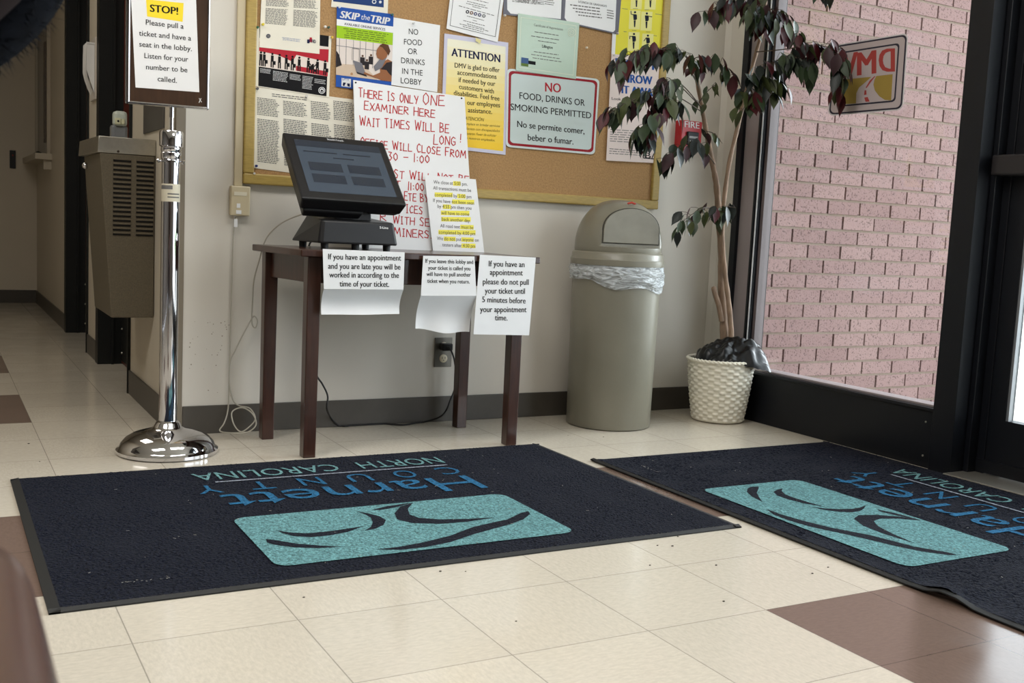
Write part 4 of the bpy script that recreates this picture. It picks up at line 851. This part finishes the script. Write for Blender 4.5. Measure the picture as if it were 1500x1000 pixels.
# card reader on hall end wall
mb = MB(); mb.box((.229, 7.085, 1.035), (.270, 7.099, 1.17), BLKPL); mb.box((.247, 7.0845, 1.13), (.254, 7.085, 1.138), flat('reader_light', (200, 60, 40))); o = mb.build('card_reader', bevel=.004); tag(o, 'slim black card reader on the far end wall of the hall', 'card reader')
mb = MB(); mb.box((XH-.03, 6.12, 1.2), (XH-.02, 6.2, 1.88), mat('speckled_brown', (86, 74, 64), .5, noise=.3, nscale=60)); mb.box((XH-.02, 6.13, 1.2), (XH-.006, 6.19, 1.88), BLKPL); o = mb.build('hanging_sign'); tag(o, 'dark narrow hanging sign on the service window in the hall', 'sign')
mb = MB(); mb.lathe([(.03, 0), (.032, .008), (.02, .016), (.008, .024)], (XH-.06, 6.25, 1.115), INK, 16); o = mb.build('desk_bell'); tag(o, 'small black bell on the service window ledge in the hall', 'bell')

# ------------------------------------------------------------------ trash can
CAN = mat('stone_plastic', (128, 124, 110), .3, spec=.4, noise=.05, nscale=6, bump=.04, bscale=60)
cx, cy = 2.085, 1.567
t = thing('trash_can', 'grey beige round trash can with dome lid and swing door', 'trash can', (cx, cy, 0))
mb = MB(); mb.lathe([(.158, 0), (.167, .004), (.169, .02), (.176, .60), (.177, .648), (.170, .648)], (cx, cy, 0), CAN, 72); mb.build('can_body', t)
mb = MB()
prof = [(.172, .640), (.186, .643), (.187, .655), (.187, .665), (.183, .668), (.181, .688), (.177, .693), (.171, .695)]
NS = 96; zc0, rb, hd = .694, .173, .205
for i in range(1, 19):
    a = math.pi/2*i/18; prof.append((rb*math.cos(a)**.82 if i < 18 else .002, zc0+.02+(hd-.02)*math.sin(a)))
prof.insert(8, (rb, zc0+.008))
prof[9:9] = [(rb*.998, .7155), (rb*.997, .7175)]
mb.lathe(prof, (cx, cy, 0), CAN, NS)
dn = Vector((-.17, -.985, 0)).normalized(); dd = .112
nv = []
for v in mb.v:
    p = Vector(v); q = (p-Vector((cx, cy, 0))).dot(dn)
    if p.z > .716 and q > dd: p -= dn*(q-dd)
    nv.append(tuple(p))
mb.v = nv; lid = mb.build('dome_lid', t, sharp=50)
# swing door: arched panel a little inside the cut, dark gap round it
dx = Vector((-dn.y, dn.x, 0)); dx = dx if dx.x > 0 else -dx
def dpt(u, z, d): return Vector((cx, cy, z))+dx*u+dn*(dd+d)
def arch(s, z0):
    out = [(-.122*s, z0), (.122*s, z0)]
    for i in range(0, 21):
        a = math.pi*i/20; out.append((.122*s*math.cos(a)*(1 if True else 0), .80-.02+(.0)+ (.088*s)*math.sin(a)**.9 - (.03 if False else 0)))
    return out
mb = MB(); q = arch(1, .728); mb.hexa([dpt(u, z, -.004) for u, z in q], [dpt(u, z, .0012) for u, z in q], flat('door_gap', (70, 68, 60))); mb.build('door_gap', lid)
mb = MB(); q = arch(.965, .731); mb.hexa([dpt(u, z, -.004) for u, z in q], [dpt(u, z, .005) for u, z in q], mat('door_plastic', (134, 130, 117), .45, noise=.08, nscale=20)); mb.build('swing_door', lid, bevel=.002)
mb = MB()
for k in range(5): c = dpt(-.012+.006*k, .889-.002*abs(k-2), -.012); mb.ball(c, .008, flat('red_mark', (178, 70, 56)), 8, (1, .6, .5))
mb.build('red_sticker', lid)
LINER = film_mat('clear_liner', (222, 228, 232), .62, .25)
mb = MB(); from mathutils import noise as NZ
def linerfn(u, v):
    a = 2*math.pi*u; c, s_ = math.cos(a), math.sin(a)
    drop = .072+.022*math.sin(a*1+2.6)+.008*math.sin(a*5)+.01*NZ.noise(Vector((c*2, s_*2, 3)))
    z = .645-drop*v
    r = .1815+.007*math.sin(math.pi*v)+.006*NZ.noise(Vector((c*4, s_*4, v*3)))*(.3+v)+.003*NZ.noise(Vector((c*14, s_*14, v*9)))
    r += .003*abs(math.sin(v*9+2*math.sin(a*3)))
    return (cx+r*c, cy+r*s_, z)
mb.grid(linerfn, 120, 14, LINER); o = mb.build('trash_bag', weld=True); tag(o, 'clear plastic bag folded out over the rim of the grey trash can', 'trash bag')

# ------------------------------------------------------------------ potted tree in wicker basket
WK = mat('white_wicker', (226, 220, 203), .55, noise=.06, nscale=30)
px0, py0 = 2.610, 1.515
t = thing('potted_tree', 'artificial tree with green and burgundy leaves in a white wicker basket', 'potted tree', (px0, py0, 0))
mb = MB(); NR, NC = 19, 32
def wick(u, v):
    a = 2*math.pi*u; row = v*NR; r = .106+.031*v+.003*math.sin(math.pi*v)
    k = math.floor(row); fr = row-k; st = u*NC; ph = math.cos(math.pi*st)*(1 if k % 2 == 0 else -1)
    prof = math.sin(math.pi*fr)**.6
    r += .0048*max(-.35, math.copysign(abs(ph)**.6, ph))*prof+.0012*prof
    return (px0+r*math.cos(a), py0+r*math.sin(a), .006+.252*v)
mb.grid(wick, NC*8, NR*5, WK)
mb.lathe([(.0, .004), (.106, .004), (.108, .01)], (px0, py0, 0), WK, 48, False)
mb.build('wicker_basket', t, weld=True, sharp=80)
mb = MB()
for k in range(2):
    pts = []
    for i in range(97):
        a = 2*math.pi*i/96; w_ = .0035*math.sin(24*a+math.pi*k); pts.append((px0+(.139+w_)*math.cos(a), py0+(.139+w_)*math.sin(a), .260+.003*math.cos(24*a+math.pi*k)))
    mb.tube(pts, .0055, WK, 8, False)
mb.build('basket_rim', t)
def TP(a, y, xm=2.675):
    p = W(a[0], a[1], y)
    if p.x > xm: p = S(a[0], a[1], xm)
    return p
BARK = mat('pale_bark', (136, 112, 92), .75, noise=.25, nscale=40, stretch=(1, 1, .35), bump=.5, bscale=60)
def smooth(P, n=5):
    P = [Vector(p) for p in P]; out = []
    for i in range(len(P)-1):
        a, b, c, d = P[max(i-1, 0)], P[i], P[i+1], P[min(i+2, len(P)-1)]
        for k in range(n):
            s = k/n; out.append(.5*((2*b)+(c-a)*s+(2*a-5*b+4*c-d)*s*s+(3*b-a-3*c+d)*s**3))
    return out+[P[-1]]
mb = MB()
A = smooth([(px0+.03, py0, .20)]+[TP(p, 1.54) for p in ((1060, 470), (1057, 420), (1057, 370), (1053, 320), (1050, 275), (1045, 245), (1036, 200), (1028, 155), (1021, 118))])
rA = [.0185-.0105*i/(len(A)-1)+.001*math.sin(i*2.1) for i in range(len(A))]; mb.tube(A, rA, BARK, 12)
B = smooth([(px0+.05, py0-.01, .20)]+[TP(p, 1.50) for p in ((1071, 485), (1067, 440), (1062, 400), (1058, 350), (1060, 300), (1068, 240), (1081, 185), (1094, 130), (1107, 80), (1117, 40), (1123, -20))])
rB = [.0115-.0045*i/(len(B)-1)+.0008*math.sin(i*1.7) for i in range(len(B))]; mb.tube(B, rB, BARK, 12)
Cc = smooth([TP(p, 1.53) for p in ((1057, 470), (1053, 448), (1048, 432), (1045, 420))]); mb.tube(Cc, [.011]*(len(Cc)-1)+[.008], BARK, 10)
mb.build('trunk', t)
GL = [mat('leaf_green', (46, 60, 38), .46, spec=.35, noise=.2, nscale=30), mat('leaf_dark', (20, 28, 24), .44, spec=.35, noise=.2, nscale=30), mat('leaf_olive', (64, 72, 40), .46, spec=.35, noise=.15, nscale=30)]
BU = [mat('leaf_burgundy', (70, 20, 26), .46, spec=.35, noise=.2, nscale=30), mat('leaf_maroon', (46, 17, 23), .46, spec=.35, noise=.2, nscale=30)]
TWIG = mat('twig_brown', (70, 56, 44), .7)
def leaf(mb, p, d, L, wd, m, roll):
    d = d.normalized(); s = d.cross(Vector((0, 0, 1)))
    s = s.normalized() if s.length > .05 else Vector((1, 0, 0)); n = s.cross(d).normalized()
    s, n = s*math.cos(roll)+n*math.sin(roll), n*math.cos(roll)-s*math.sin(roll)
    st = [(0, .0), (.1, .45), (.25, .85), (.42, 1), (.6, .82), (.76, .46), (.88, .17), (1, 0)]
    vs = []; pos = p.copy(); dirv = d.copy()
    cu = random.uniform(-.05, .35)
    for i, (tt, w_) in enumerate(st):
        if i: pos = pos+dirv*L*(tt-st[i-1][0]); dirv = (dirv-n*cu*(tt-st[i-1][0])).normalized()
        h = wd/2*w_; f_ = .28*h
        vs += [pos-s*h+n*f_, pos, pos+s*h+n*f_]
    vs = [Vector((min(v.x, 2.728), min(v.y, 1.752), v.z)) for v in vs]
    fs = []
    for i in range(len(st)-1):
        a = 3*i; fs += [[a, a+1, a+4, a+3], [a+1, a+2, a+5, a+4]]
    mb.add(vs, fs, m, True)
def branch(pts, n, bur, spread=.5, L=(.064, .098), r=.0024, start=.25, pick=None):
    P = smooth(pts, 6); tw = MB(); tw.tube(P, [r*(1-.6*i/len(P)) for i in range(len(P))], TWIG, 7); fo = MB()
    n = int(n*1.55)
    for i in range(n):
        tt = start+(1-start)*(i+random.random()*.6)/n; k = min(int(tt*(len(P)-1)), len(P)-2); p = P[k]; tg = (P[k+1]-P[k]).normalized()
        rd = Vector((random.uniform(-1, 1), random.uniform(-1, .6), random.uniform(-.9, .25)))
        side = Vector((random.uniform(-1, 1), random.uniform(-1, 1), random.uniform(-.2, .5)))
        q = p+side.normalized()*random.uniform(.008, .03)*(1+spread)
        tw.tube([p, (p+q)/2+Vector((0, 0, .004)), q], .0009, TWIG, 5)
        d = tg*.35+rd*spread+Vector((0, 0, -.85))
        m = random.choice(BU) if random.random() < bur*.82 else random.choice(GL if not pick else pick)
        ln = random.uniform(*L); leaf(fo, q, d, ln, ln*random.uniform(.40, .52), m, random.uniform(-.9, .9))
    b = tw.build('branch', t); fo.build('foliage', b)
b = lambda *a: [TP(p, y) for p, y in a]
branch(b(((1022, 120), 1.53), ((1000, 78), 1.47), ((962, 72), 1.43), ((925, 78), 1.40), ((898, 100), 1.38)), 34, .45, .45)
branch(b(((1030, 160), 1.53), ((990, 118), 1.44), ((955, 135), 1.40), ((915, 152), 1.37), ((886, 172), 1.35)), 30, .22, .55)
branch(b(((1030, 165), 1.53), ((985, 140), 1.42), ((960, 165), 1.38), ((945, 190), 1.36), ((940, 205), 1.36)), 26, .45, .6, start=.35)
branch(b(((1028, 158), 1.53), ((990, 122), 1.46), ((975, 135), 1.40), ((985, 160), 1.38)), 16, .1, .7, start=.4)
branch(b(((1021, 118), 1.53), ((1014, 90), 1.50), ((1030, 84), 1.46), ((1058, 98), 1.43), ((1070, 112), 1.42)), 16, .5, .5, start=.1)
branch(b(((1024, 150), 1.53), ((1035, 135), 1.45), ((1050, 122), 1.43)), 5, .1, .4, start=0, L=(.045, .065))
branch(b(((1047, 240), 1.53), ((1025, 212), 1.47), ((1005, 210), 1.43), ((985, 226), 1.40), ((972, 240), 1.39)), 15, .2, .5, start=.2)
branch(b(((1040, 215), 1.53), ((1032, 195), 1.48), ((1045, 195), 1.46), ((1058, 210), 1.45)), 4, .5, .2, start=.4, L=(.04, .055))
branch(b(((1056, 318), 1.53), ((1035, 304), 1.46), ((1008, 318), 1.42), ((990, 336), 1.40)), 17, .15, .5, start=.1, L=(.055, .075))
branch(b(((1056, 318), 1.52), ((1062, 304), 1.47), ((1078, 304), 1.45)), 6, .0, .4, start=.1)
branch(b(((1114, 50), 1.45), ((1090, 4), 1.42), ((1060, 4), 1.40), ((1036, 20), 1.38)), 20, .4, .45, start=.1)
branch(b(((1117, 40), 1.4), ((1128, 14), 1.36), ((1150, 34), 1.3), ((1165, 58), 1.26)), 24, .5, .55, start=.05)
branch(b(((1118, 20), 1.4), ((1108, 8), 1.36), ((1110, 22), 1.33)), 12, .1, .6, start=.1)
branch(b(((1108, 76), 1.4), ((1150, 72), 1.28), ((1190, 66), 1.18), ((1222, 74), 1.12), ((1234, 100), 1.10), ((1226, 138), 1.10)), 34, .6, .4, start=.3)
branch(b(((1094, 130), 1.42), ((1125, 96), 1.32), ((1160, 84), 1.24), ((1190, 100), 1.18)), 34, .12, .55, start=.2, pick=GL[:2])
branch(b(((1090, 145), 1.44), ((1108, 118), 1.36), ((1128, 118), 1.32), ((1142, 132), 1.3)), 18, .1, .55, start=.1)
branch(b(((1082, 180), 1.46), ((1098, 140), 1.38), ((1112, 140), 1.35)), 12, .15, .5, start=.25)
branch(b(((1122, -10), 1.36), ((1150, -40), 1.26), ((1190, -30), 1.18), ((1215, -10), 1.14)), 18, .5, .5, start=.2)
branch(b(((1122, -15), 1.36), ((1100, -60), 1.34), ((1070, -60), 1.32)), 18, .4, .5, start=.1)
# black bag stuffed round the trunk
BBAG = mat('black_bag', (9, 10, 12), .3, spec=.4)
mb = MB()
def bagfn(u, v):
    a = 2*math.pi*u; c, s_ = math.cos(a), math.sin(a)
    lobe = max(0, math.cos(a-R(-38)))**3
    rmax = .128+.085*lobe+.012*NZ.noise(Vector((c*1.5, s_*1.5, 1)))
    r = rmax*v
    n1 = NZ.noise(Vector((c*r*13+3, s_*r*13, 2.3))); n2 = abs(NZ.noise(Vector((c*r*24, s_*r*30+5, 7.3)))); n3 = NZ.noise(Vector((c*r*60, s_*r*60, 1.1)))
    h = .075*(1-v)**1.3+.030*math.sqrt(max(0, 1-v**4))+.028*lobe*math.sin(math.pi*min(1, v))
    z = .252+h+(.020*n1+.022*n2+.006*n3)*min(1, v*3)*(1 if v < .97 else .5)-.028*lobe*max(0, v-.75)*4
    return (px0+.018+.25*0+r*c, py0-.008+r*s_, z)
mb.grid(bagfn, 110, 46, BBAG); o = mb.build('black_bag', weld=True, sharp=60)
for v in o.data.vertices:
    if v.co.x > 2.728: v.co.x = 2.728
tag(o, 'crumpled black plastic bag stuffed in the wicker basket around the trunk', 'plastic bag')

# ------------------------------------------------------------------ door mats
def carpet(name, rgb):
    m = mat(name, rgb, .95, spec=.1, noise=.5, nscale=130, bump=.9, bscale=160, detail=4)
    b = m.node_tree.nodes['Principled BSDF']; b.inputs['Sheen Weight'].default_value = .035; b.inputs['Sheen Roughness'].default_value = .4; return m
NV = carpet('carpet_navy', (17, 20, 32)); TEAL = carpet('carpet_teal', (96, 140, 143)); CB = carpet('carpet_blue', (36, 96, 134)); CG = carpet('carpet_pale_teal', (104, 146, 148)); CW = carpet('carpet_grey', (142, 148, 160))
M1, M2 = (.735, .74), (2.18, .152)
def cr2(x, y): p = F(250+x/3, 640+y/3, .010); return (M1[0]-p.x, M1[1]-p.y)
SW = [[(465, 410), (520, 419), (600, 423), (680, 416), (760, 405), (850, 391), (780, 417), (700, 432), (620, 440), (540, 436), (490, 422)],
 [(815, 326), (870, 336), (920, 349), (946, 365), (936, 386), (900, 403), (850, 413), (880, 395), (888, 375), (880, 355), (855, 340)],
 [(418, 448), (460, 453), (560, 469), (660, 477), (760, 483), (640, 488), (540, 485), (460, 474), (424, 464)],
 [(885, 320), (950, 304), (1065, 288), (985, 310), (920, 321)],
 [(1065, 289), (1010, 305), (984, 335), (995, 362), (1060, 378), (1180, 382), (1300, 373), (1430, 353), (1300, 360), (1180, 362), (1090, 355), (1050, 340), (1042, 315)],
 [(905, 494), (1010, 496), (1120, 484), (1230, 462), (1330, 428), (1420, 403), (1490, 384), (1550, 362), (1580, 338), (1572, 326), (1540, 333), (1480, 362), (1400, 379), (1330, 395), (1230, 433), (1110, 463), (1000, 483)]]
SWL = [[cr2(*p) for p in s] for s in SW]
def door_mat(label, place, bump):
    t = thing('door_mat', label, 'door mat', tuple(place(0, 0, 0)), 'entrance mats')
    HW, HH, bd = .855, .545, .021
    def h(lu, lv): return bump(lu, lv)
    mb = MB(); mb.grid(lambda u, v: place(-HW+bd+2*(HW-bd)*u, -HH+bd*.6+2*(HH-bd*.6)*v, .0080+.0022*NZ.noise(Vector((u*340, v*218, 3)))+.0009*NZ.noise(Vector((u*140, v*90, 9)))+h(-HW+2*HW*u, -HH+2*HH*v)), 330, 215, NV, False)
    def blk(pts, z, m): mb.add([place(a, c, z+h(a, c)) for a, c in pts], [list(range(len(pts)))], m)
    Z0 = .0102
    blk(rrect(-.388, .052, .388, .452, .035, 6), Z0, TEAL)
    for s in SWL: blk(s, Z0+.0004, NV)
    def tx(s, u0, u1, v0, v1, m, bold=0, arr=None):
        vs, fs, wd = glyphs(s, bold); mb.add([place(u0+(u1-u0)*x, v0+(v1-v0)*(y/CAP), Z0+h(u0+(u1-u0)*x, v0)) for x, y in vs], fs, m)
    tx('Harnett', -.383, .365, -.178, -.022, CB, 0)
    n = 6
    for i, ch in enumerate('COUNTY'):
        c = -.36+.735*i/5; tx(ch, c-.034, c+.034, -.292, -.205, CB, 0)
    blk([(-.39, -.327), (.34, -.327), (.34, -.317), (-.39, -.317)], Z0, CW)
    tx('NORTH', -.40, -.12, -.435, -.352, CG, 0); tx('CAROLINA', -.05, .385, -.435, -.352, CG, 0)
    mb.build('carpet', t)
    mb = MB()
    def strip(pts): mb.hexa([place(a, c, .0005+h(a, c)) for a, c in pts], [place(a, c, (.0035 if i in (0, 1) else .008)+h(a, c)) for i, (a, c) in enumerate(pts)], RUBBER)
    N = 40
    for i in range(N):
        a0, a1 = -HW+2*HW*i/N, -HW+2*HW*(i+1)/N; strip([(a0, -HH), (a1, -HH), (a1, -HH+bd*.6), (a0, -HH+bd*.6)]); strip([(a1, HH), (a0, HH), (a0, HH-bd*.6), (a1, HH-bd*.6)])
    N = 24
    for i in range(N):
        a0, a1 = -HH+2*HH*i/N, -HH+2*HH*(i+1)/N; strip([(-HW, a1), (-HW, a0), (-HW+bd, a0), (-HW+bd, a1)]); strip([(HW, a0), (HW, a1), (HW-bd, a1), (HW-bd, a0)])
    mb.build('rubber_border', t)
    mb = MB(); rnd = random.Random(3)
    LN = flat('lint', (168, 164, 156))
    for i in range(70):
        a, c = rnd.uniform(-.8, .8), rnd.uniform(-.5, .5); an = rnd.uniform(0, 6.3); l = rnd.uniform(.001, .0045); w_ = rnd.uniform(.0002, .0005)
        if i < 14: a, c, l = .66+rnd.uniform(-.05, .05), .44+rnd.uniform(-.008, .008), .002
        ca, sa = math.cos(an), math.sin(an); q = [(a-l*ca+w_*sa, c-l*sa-w_*ca), (a+l*ca+w_*sa, c+l*sa-w_*ca), (a+l*ca-w_*sa, c+l*sa+w_*ca), (a-l*ca-w_*sa, c-l*sa+w_*ca)]
        mb.hexa([place(*p, .0105+h(*p)) for p in q], [place(*p, .0112+h(*p)) for p in q], LN)
    mb.build('lint_specks', t, kind='stuff')
    return t
door_mat('navy mat lying flat in front of the small mahogany table', lambda u, v, z: Vector((M1[0]-u, M1[1]-v, z)), lambda a, c: 0)
def bump2(a, c):
    d = max(0, (c-.25)/.295); return .016*d*d*math.exp(-((a+.575)/.045)**2)+.003*max(0, (c-.5)/.045)
door_mat('navy mat with a buckled edge lying before the glass entry door', lambda u, v, z: Vector((M2[0]-v, M2[1]+u, z)), bump2)
# ------------------------------------------------------------------ crumbs on the floor
mb = MB(); rnd = random.Random(11); CR = flat('crumb', (60, 52, 46))
for (a, c) in ((445, 875), (963, 799), (985, 800), (993, 786), (1213, 831), (1190, 840), (756, 910), (952, 828), (1049, 828), (645, 837), (832, 638), (884, 640), (58, 676), (42, 650), (1060, 881), (682, 837)):
    p = F(a, c); r = rnd.uniform(.0015, .003); mb.ball((p.x, p.y, r*.5), r, CR, 6, (1.4, 1, .5))
o = mb.build('floor_crumbs'); o['kind'] = 'stuff'; tag(o, 'scattered dark crumbs of grit on the cream floor tiles', 'crumbs')

# ------------------------------------------------------------------ armchair at lower left, and the person leaning over beside the camera
VIN = mat('brown_vinyl', (62, 33, 22), .27, spec=.8, noise=.08, nscale=12)
ax0, ax1, ay0, ay1 = -.37, -.2665, -1.98, -1.33
t = thing('armchair', 'brown vinyl armchair, only its rounded arm showing at lower left', 'armchair', (-.62, -1.6, 0))
def pad(mb, x0, x1, y0, y1, z0, z1, r, m):
    q = rrect(x0, z0, x1, z1, r, 6); n = 24; vs = []; k = len(q)
    mx, mz = (x0+x1)/2, (z0+z1)/2
    for i in range(n+1):
        tt = i/n; y = y0+(y1-y0)*tt; e = min(tt, 1-tt)*(y1-y0); s = 1 if e > r else math.sqrt(max(.0, 1-((r-e)/r)**2))*.4+.6
        for (x, z) in q: vs.append((mx+(x-mx)*s, y, mz+(z-mz)*s))
    fs = [[i*k+j, i*k+(j+1) % k, (i+1)*k+(j+1) % k, (i+1)*k+j] for i in range(n) for j in range(k)]+[list(range(k))[::-1], [n*k+j for j in range(k)]]
    mb.add(vs, fs, m, True)
for a, b in ((ax0, ax1), (-.968, -.865)):
    mb = MB(); pad(mb, a, b, ay0, ay1, .545, .62, .036, VIN); mb.build('arm_pad', t)
    mb = MB(); mb.box((a+.03, ay0+.06, .0), (b-.03, ay0+.1, .56), WOOD); mb.build('leg', t, bevel=.004)
    mb = MB(); mb.box((a+.03, ay1-.14, .0), (b-.03, ay1-.1, .56), WOOD); mb.build('leg', t, bevel=.004)
mb = MB(); pad(mb, -.862, -.378, -1.9, -1.34, .36, .46, .04, VIN); mb.build('seat', t)
mb = MB(); q = [(-.862, -1.98), (-.378, -1.98), (-.378, -1.9), (-.862, -1.9)]; mb.hexa([(x, y+.02, .40) for x, y in q], [(x, y-.07, .88) for x, y in q], VIN); mb.build('backrest', t, bevel=.03)
mb = MB(); mb.box((-.93, -1.9, .33), (-.31, -1.86, .37), WOOD); mb.build('seat_rail', t, bevel=.004); mb = MB(); mb.box((-.93, -1.36, .33), (-.31, -1.32, .37), WOOD); mb.build('seat_rail', t, bevel=.004)

def skin(name, verts, edges, rad, m, root=0, parent=None, sub=2):
    me = bpy.data.meshes.new(name); me.from_pydata(verts, edges, []); me.materials.append(m)
    o = bpy.data.objects.new(name, me); COL.objects.link(o)
    if parent: o.parent = parent
    mo = o.modifiers.new('skin', 'SKIN'); mo.use_smooth_shade = True
    for i, r in enumerate(rad):
        sv = me.skin_vertices[0].data[i]; sv.radius = (r, r) if not isinstance(r, tuple) else r; sv.use_root = (i == root)
    sb = o.modifiers.new('sub', 'SUBSURF'); sb.levels = sub; sb.render_levels = sub
    return o
PANTS = mat('dark_trousers', (36, 36, 44), .9, noise=.1, nscale=60); COAT = mat('brown_coat', (24, 17, 17), 1, spec=.1, noise=.12, nscale=40); SKINM = mat('skin', (128, 88, 70), .5, noise=.05, nscale=20); FUR = mat('navy_fur', (5, 7, 12), .95, spec=.1, noise=.4, nscale=90)
_h = W(-205, -268, -1.0); HX, HY, HZ = _h.x, _h.y, _h.z-.02
p = thing('person', 'person in a brown hooded coat with dark navy fur trim, at the upper left corner', 'person', (-.62, -1.6, 0))
V = [(-.62, -1.62, .56), (-.60, -1.52, .68), (-.56, -1.38, .80), (-.52, -1.24, .875), (-.45, -1.12, .93), (HX-.02, HY-.02, HZ-.01), (HX, HY+.015, HZ+.06),
     (-.72, -1.60, .53), (-.73, -1.12, .53), (-.72, -1.06, .10), (-.72, -.95, .045), (-.52, -1.60, .53), (-.51, -1.14, .53), (-.50, -1.08, .10), (-.50, -.97, .045),
     (-.69, -1.26, .86), (-.76, -1.12, .70), (-.70, -.98, .60), (-.43, -1.30, .85), (-.44, -1.22, .68), (-.52, -1.06, .60)]
Ed = [(0, 1), (1, 2), (2, 3), (3, 4), (4, 5), (5, 6), (0, 7), (7, 8), (8, 9), (9, 10), (0, 11), (11, 12), (12, 13), (13, 14), (3, 15), (15, 16), (16, 17), (3, 18), (18, 19), (19, 20)]
rad = [.13, .135, .14, .10, .055, .075, .07, .085, .06, .042, .038, .085, .06, .042, .038, .062, .045, .034, .062, .045, .034]
body = skin('body', V, Ed, rad, SKINM); body['_base'] = (0, 0, 0); body.parent = p; body.location = -Vector(p['_base'])
def part_skin(name, idx, edges, rr, m):
    o = skin(name, [V[i] for i in idx], edges, rr, m); o.parent = p; o.location = -Vector(p['_base']); return o
part_skin('coat', [0, 1, 2, 3, 15, 16, 17, 18, 19, 20], [(0, 1), (1, 2), (2, 3), (3, 4), (4, 5), (5, 6), (3, 7), (7, 8), (8, 9)], [.15, .155, .15, .108, .07, .058, .045, .075, .058, .045], COAT)
part_skin('trousers', [0, 7, 8, 9, 11, 12, 13], [(0, 1), (1, 2), (2, 3), (0, 4), (4, 5), (5, 6)], [.142, .096, .074, .055, .096, .074, .055], PANTS)
for k, i in enumerate((10, 14)):
    x, y, z = V[i]; mb = MB(); mb.hexa([(x-.045, y-.16, .001), (x+.045, y-.16, .001), (x+.05, y+.06, .001), (x-.05, y+.06, .001)], [(x-.035, y-.15, .09), (x+.035, y-.15, .09), (x+.038, y+.03, .05), (x-.038, y+.03, .05)], BLKPL); mb.build('shoe', p, bevel=.015)
for k, (wv, sgn) in enumerate(((V[17], 1), (V[20], -1))):
    w0 = Vector(wv); dirn = Vector((.25*sgn, .85, -.35)).normalized(); side = Vector((sgn, -.25*sgn*sgn, 0)).normalized()
    hv = [w0, w0+dirn*.06]; he = [(0, 1)]; hr = [.026, (.036, .018)]
    hand_o = skin('hand', [tuple(a) for a in hv], he, hr, SKINM); hand_o.parent = p; hand_o.location = -Vector(p['_base'])
    for j, (off, ln) in enumerate(((-.027, .066), (-.009, .075), (.009, .071), (.026, .056))):
        b0 = w0+dirn*.07+side*off; f1_ = b0+dirn*ln*.45+Vector((0, 0, -.006)); f2_ = f1_+dirn*ln*.3+Vector((0, 0, -.016)); f3_ = f2_+dirn*ln*.2+Vector((0, 0, -.018))
        o = skin('finger', [tuple(a) for a in (b0-dirn*.02, f1_, f2_, f3_)], [(0, 1), (1, 2), (2, 3)], [.0095, .0085, .008, .007], SKINM, sub=1); o.parent = hand_o
    b0 = w0+dirn*.02+side*.03; o = skin('thumb', [tuple(a) for a in (b0, b0+dirn*.03+side*.025, b0+dirn*.055+side*.03+Vector((0, 0, -.008)))], [(0, 1), (1, 2)], [.012, .010, .008], SKINM, sub=1); o.parent = hand_o
# face (looks forward and down, away from the camera)
H = Vector((HX, HY, HZ+.02)); fd = Vector((.15, .93, -.25)).normalized(); rx = Vector((.97, -.15, -.05)); uz = rx.cross(fd).normalized()
def hpnt(a, b_, c): return H+rx*a+fd*b_+uz*c
mb = MB(); mb.ball(H, .092, SKINM, 24, (.85, 1.02, 1.2)); mb.tube([hpnt(0, .088, .02), hpnt(0, .108, -.012), hpnt(0, .095, -.02)], [.008, .013, .008], SKINM, 8); mb.build('head', p)
for s in (-1, 1):
    mb = MB(); mb.ball(hpnt(.03*s, .082, .02), .013, WI, 10); mb.ball(hpnt(.03*s, .092, .02), .007, INK, 8); mb.build('eye', p)
mb = MB(); mb.tube([hpnt(-.025, .083, -.05), hpnt(0, .092, -.052), hpnt(.025, .083, -.05)], .006, mat('lip', (120, 66, 60), .5), 8); mb.build('mouth', p)
# hood: open shell
mb = MB()
def hood(u, v, k=1):
    th = R(62)+(math.pi-R(62))*v; a = 2*math.pi*u
    return hpnt(.133*math.sin(th)*math.cos(a)*k, .02+.125*math.cos(th)*k, .155*math.sin(th)*math.sin(a)*k-.005)
mb.grid(lambda u, v: hood(u, v), 40, 20, COAT); mb.grid(lambda u, v: hood(1-u, v, .95), 40, 20, COAT); mb.build('hood', p, weld=True)
mb = MB(); rnd = random.Random(5)
ring = [hood(i/48, -.02, 1.02) for i in range(49)]; mb.tube(ring, .027, FUR, 12, False)
for i in range(5200):
    u = rnd.random(); c = hood(u, -.02, 1.02); tg = (hood(u+.01, -.02, 1.02)-c).normalized(); a = rnd.uniform(0, 6.283)
    n1 = tg.orthogonal().normalized(); n2 = tg.cross(n1); o_ = (n1*math.cos(a)+n2*math.sin(a)); b0 = c+o_*.023
    dr_ = (o_+tg*rnd.uniform(-.6, .6)+Vector((rnd.uniform(-.3, .3), rnd.uniform(-.3, .3), rnd.uniform(-.5, .2)))).normalized(); ln = rnd.uniform(.006, .018); sd = dr_.orthogonal().normalized()*.0007
    mb.add([b0-sd, b0+sd, b0+dr_*ln], [[0, 1, 2]], FUR)
mb.build('fur_trim', p)
for o in SC.objects:
    if '_base' in o: del o['_base']
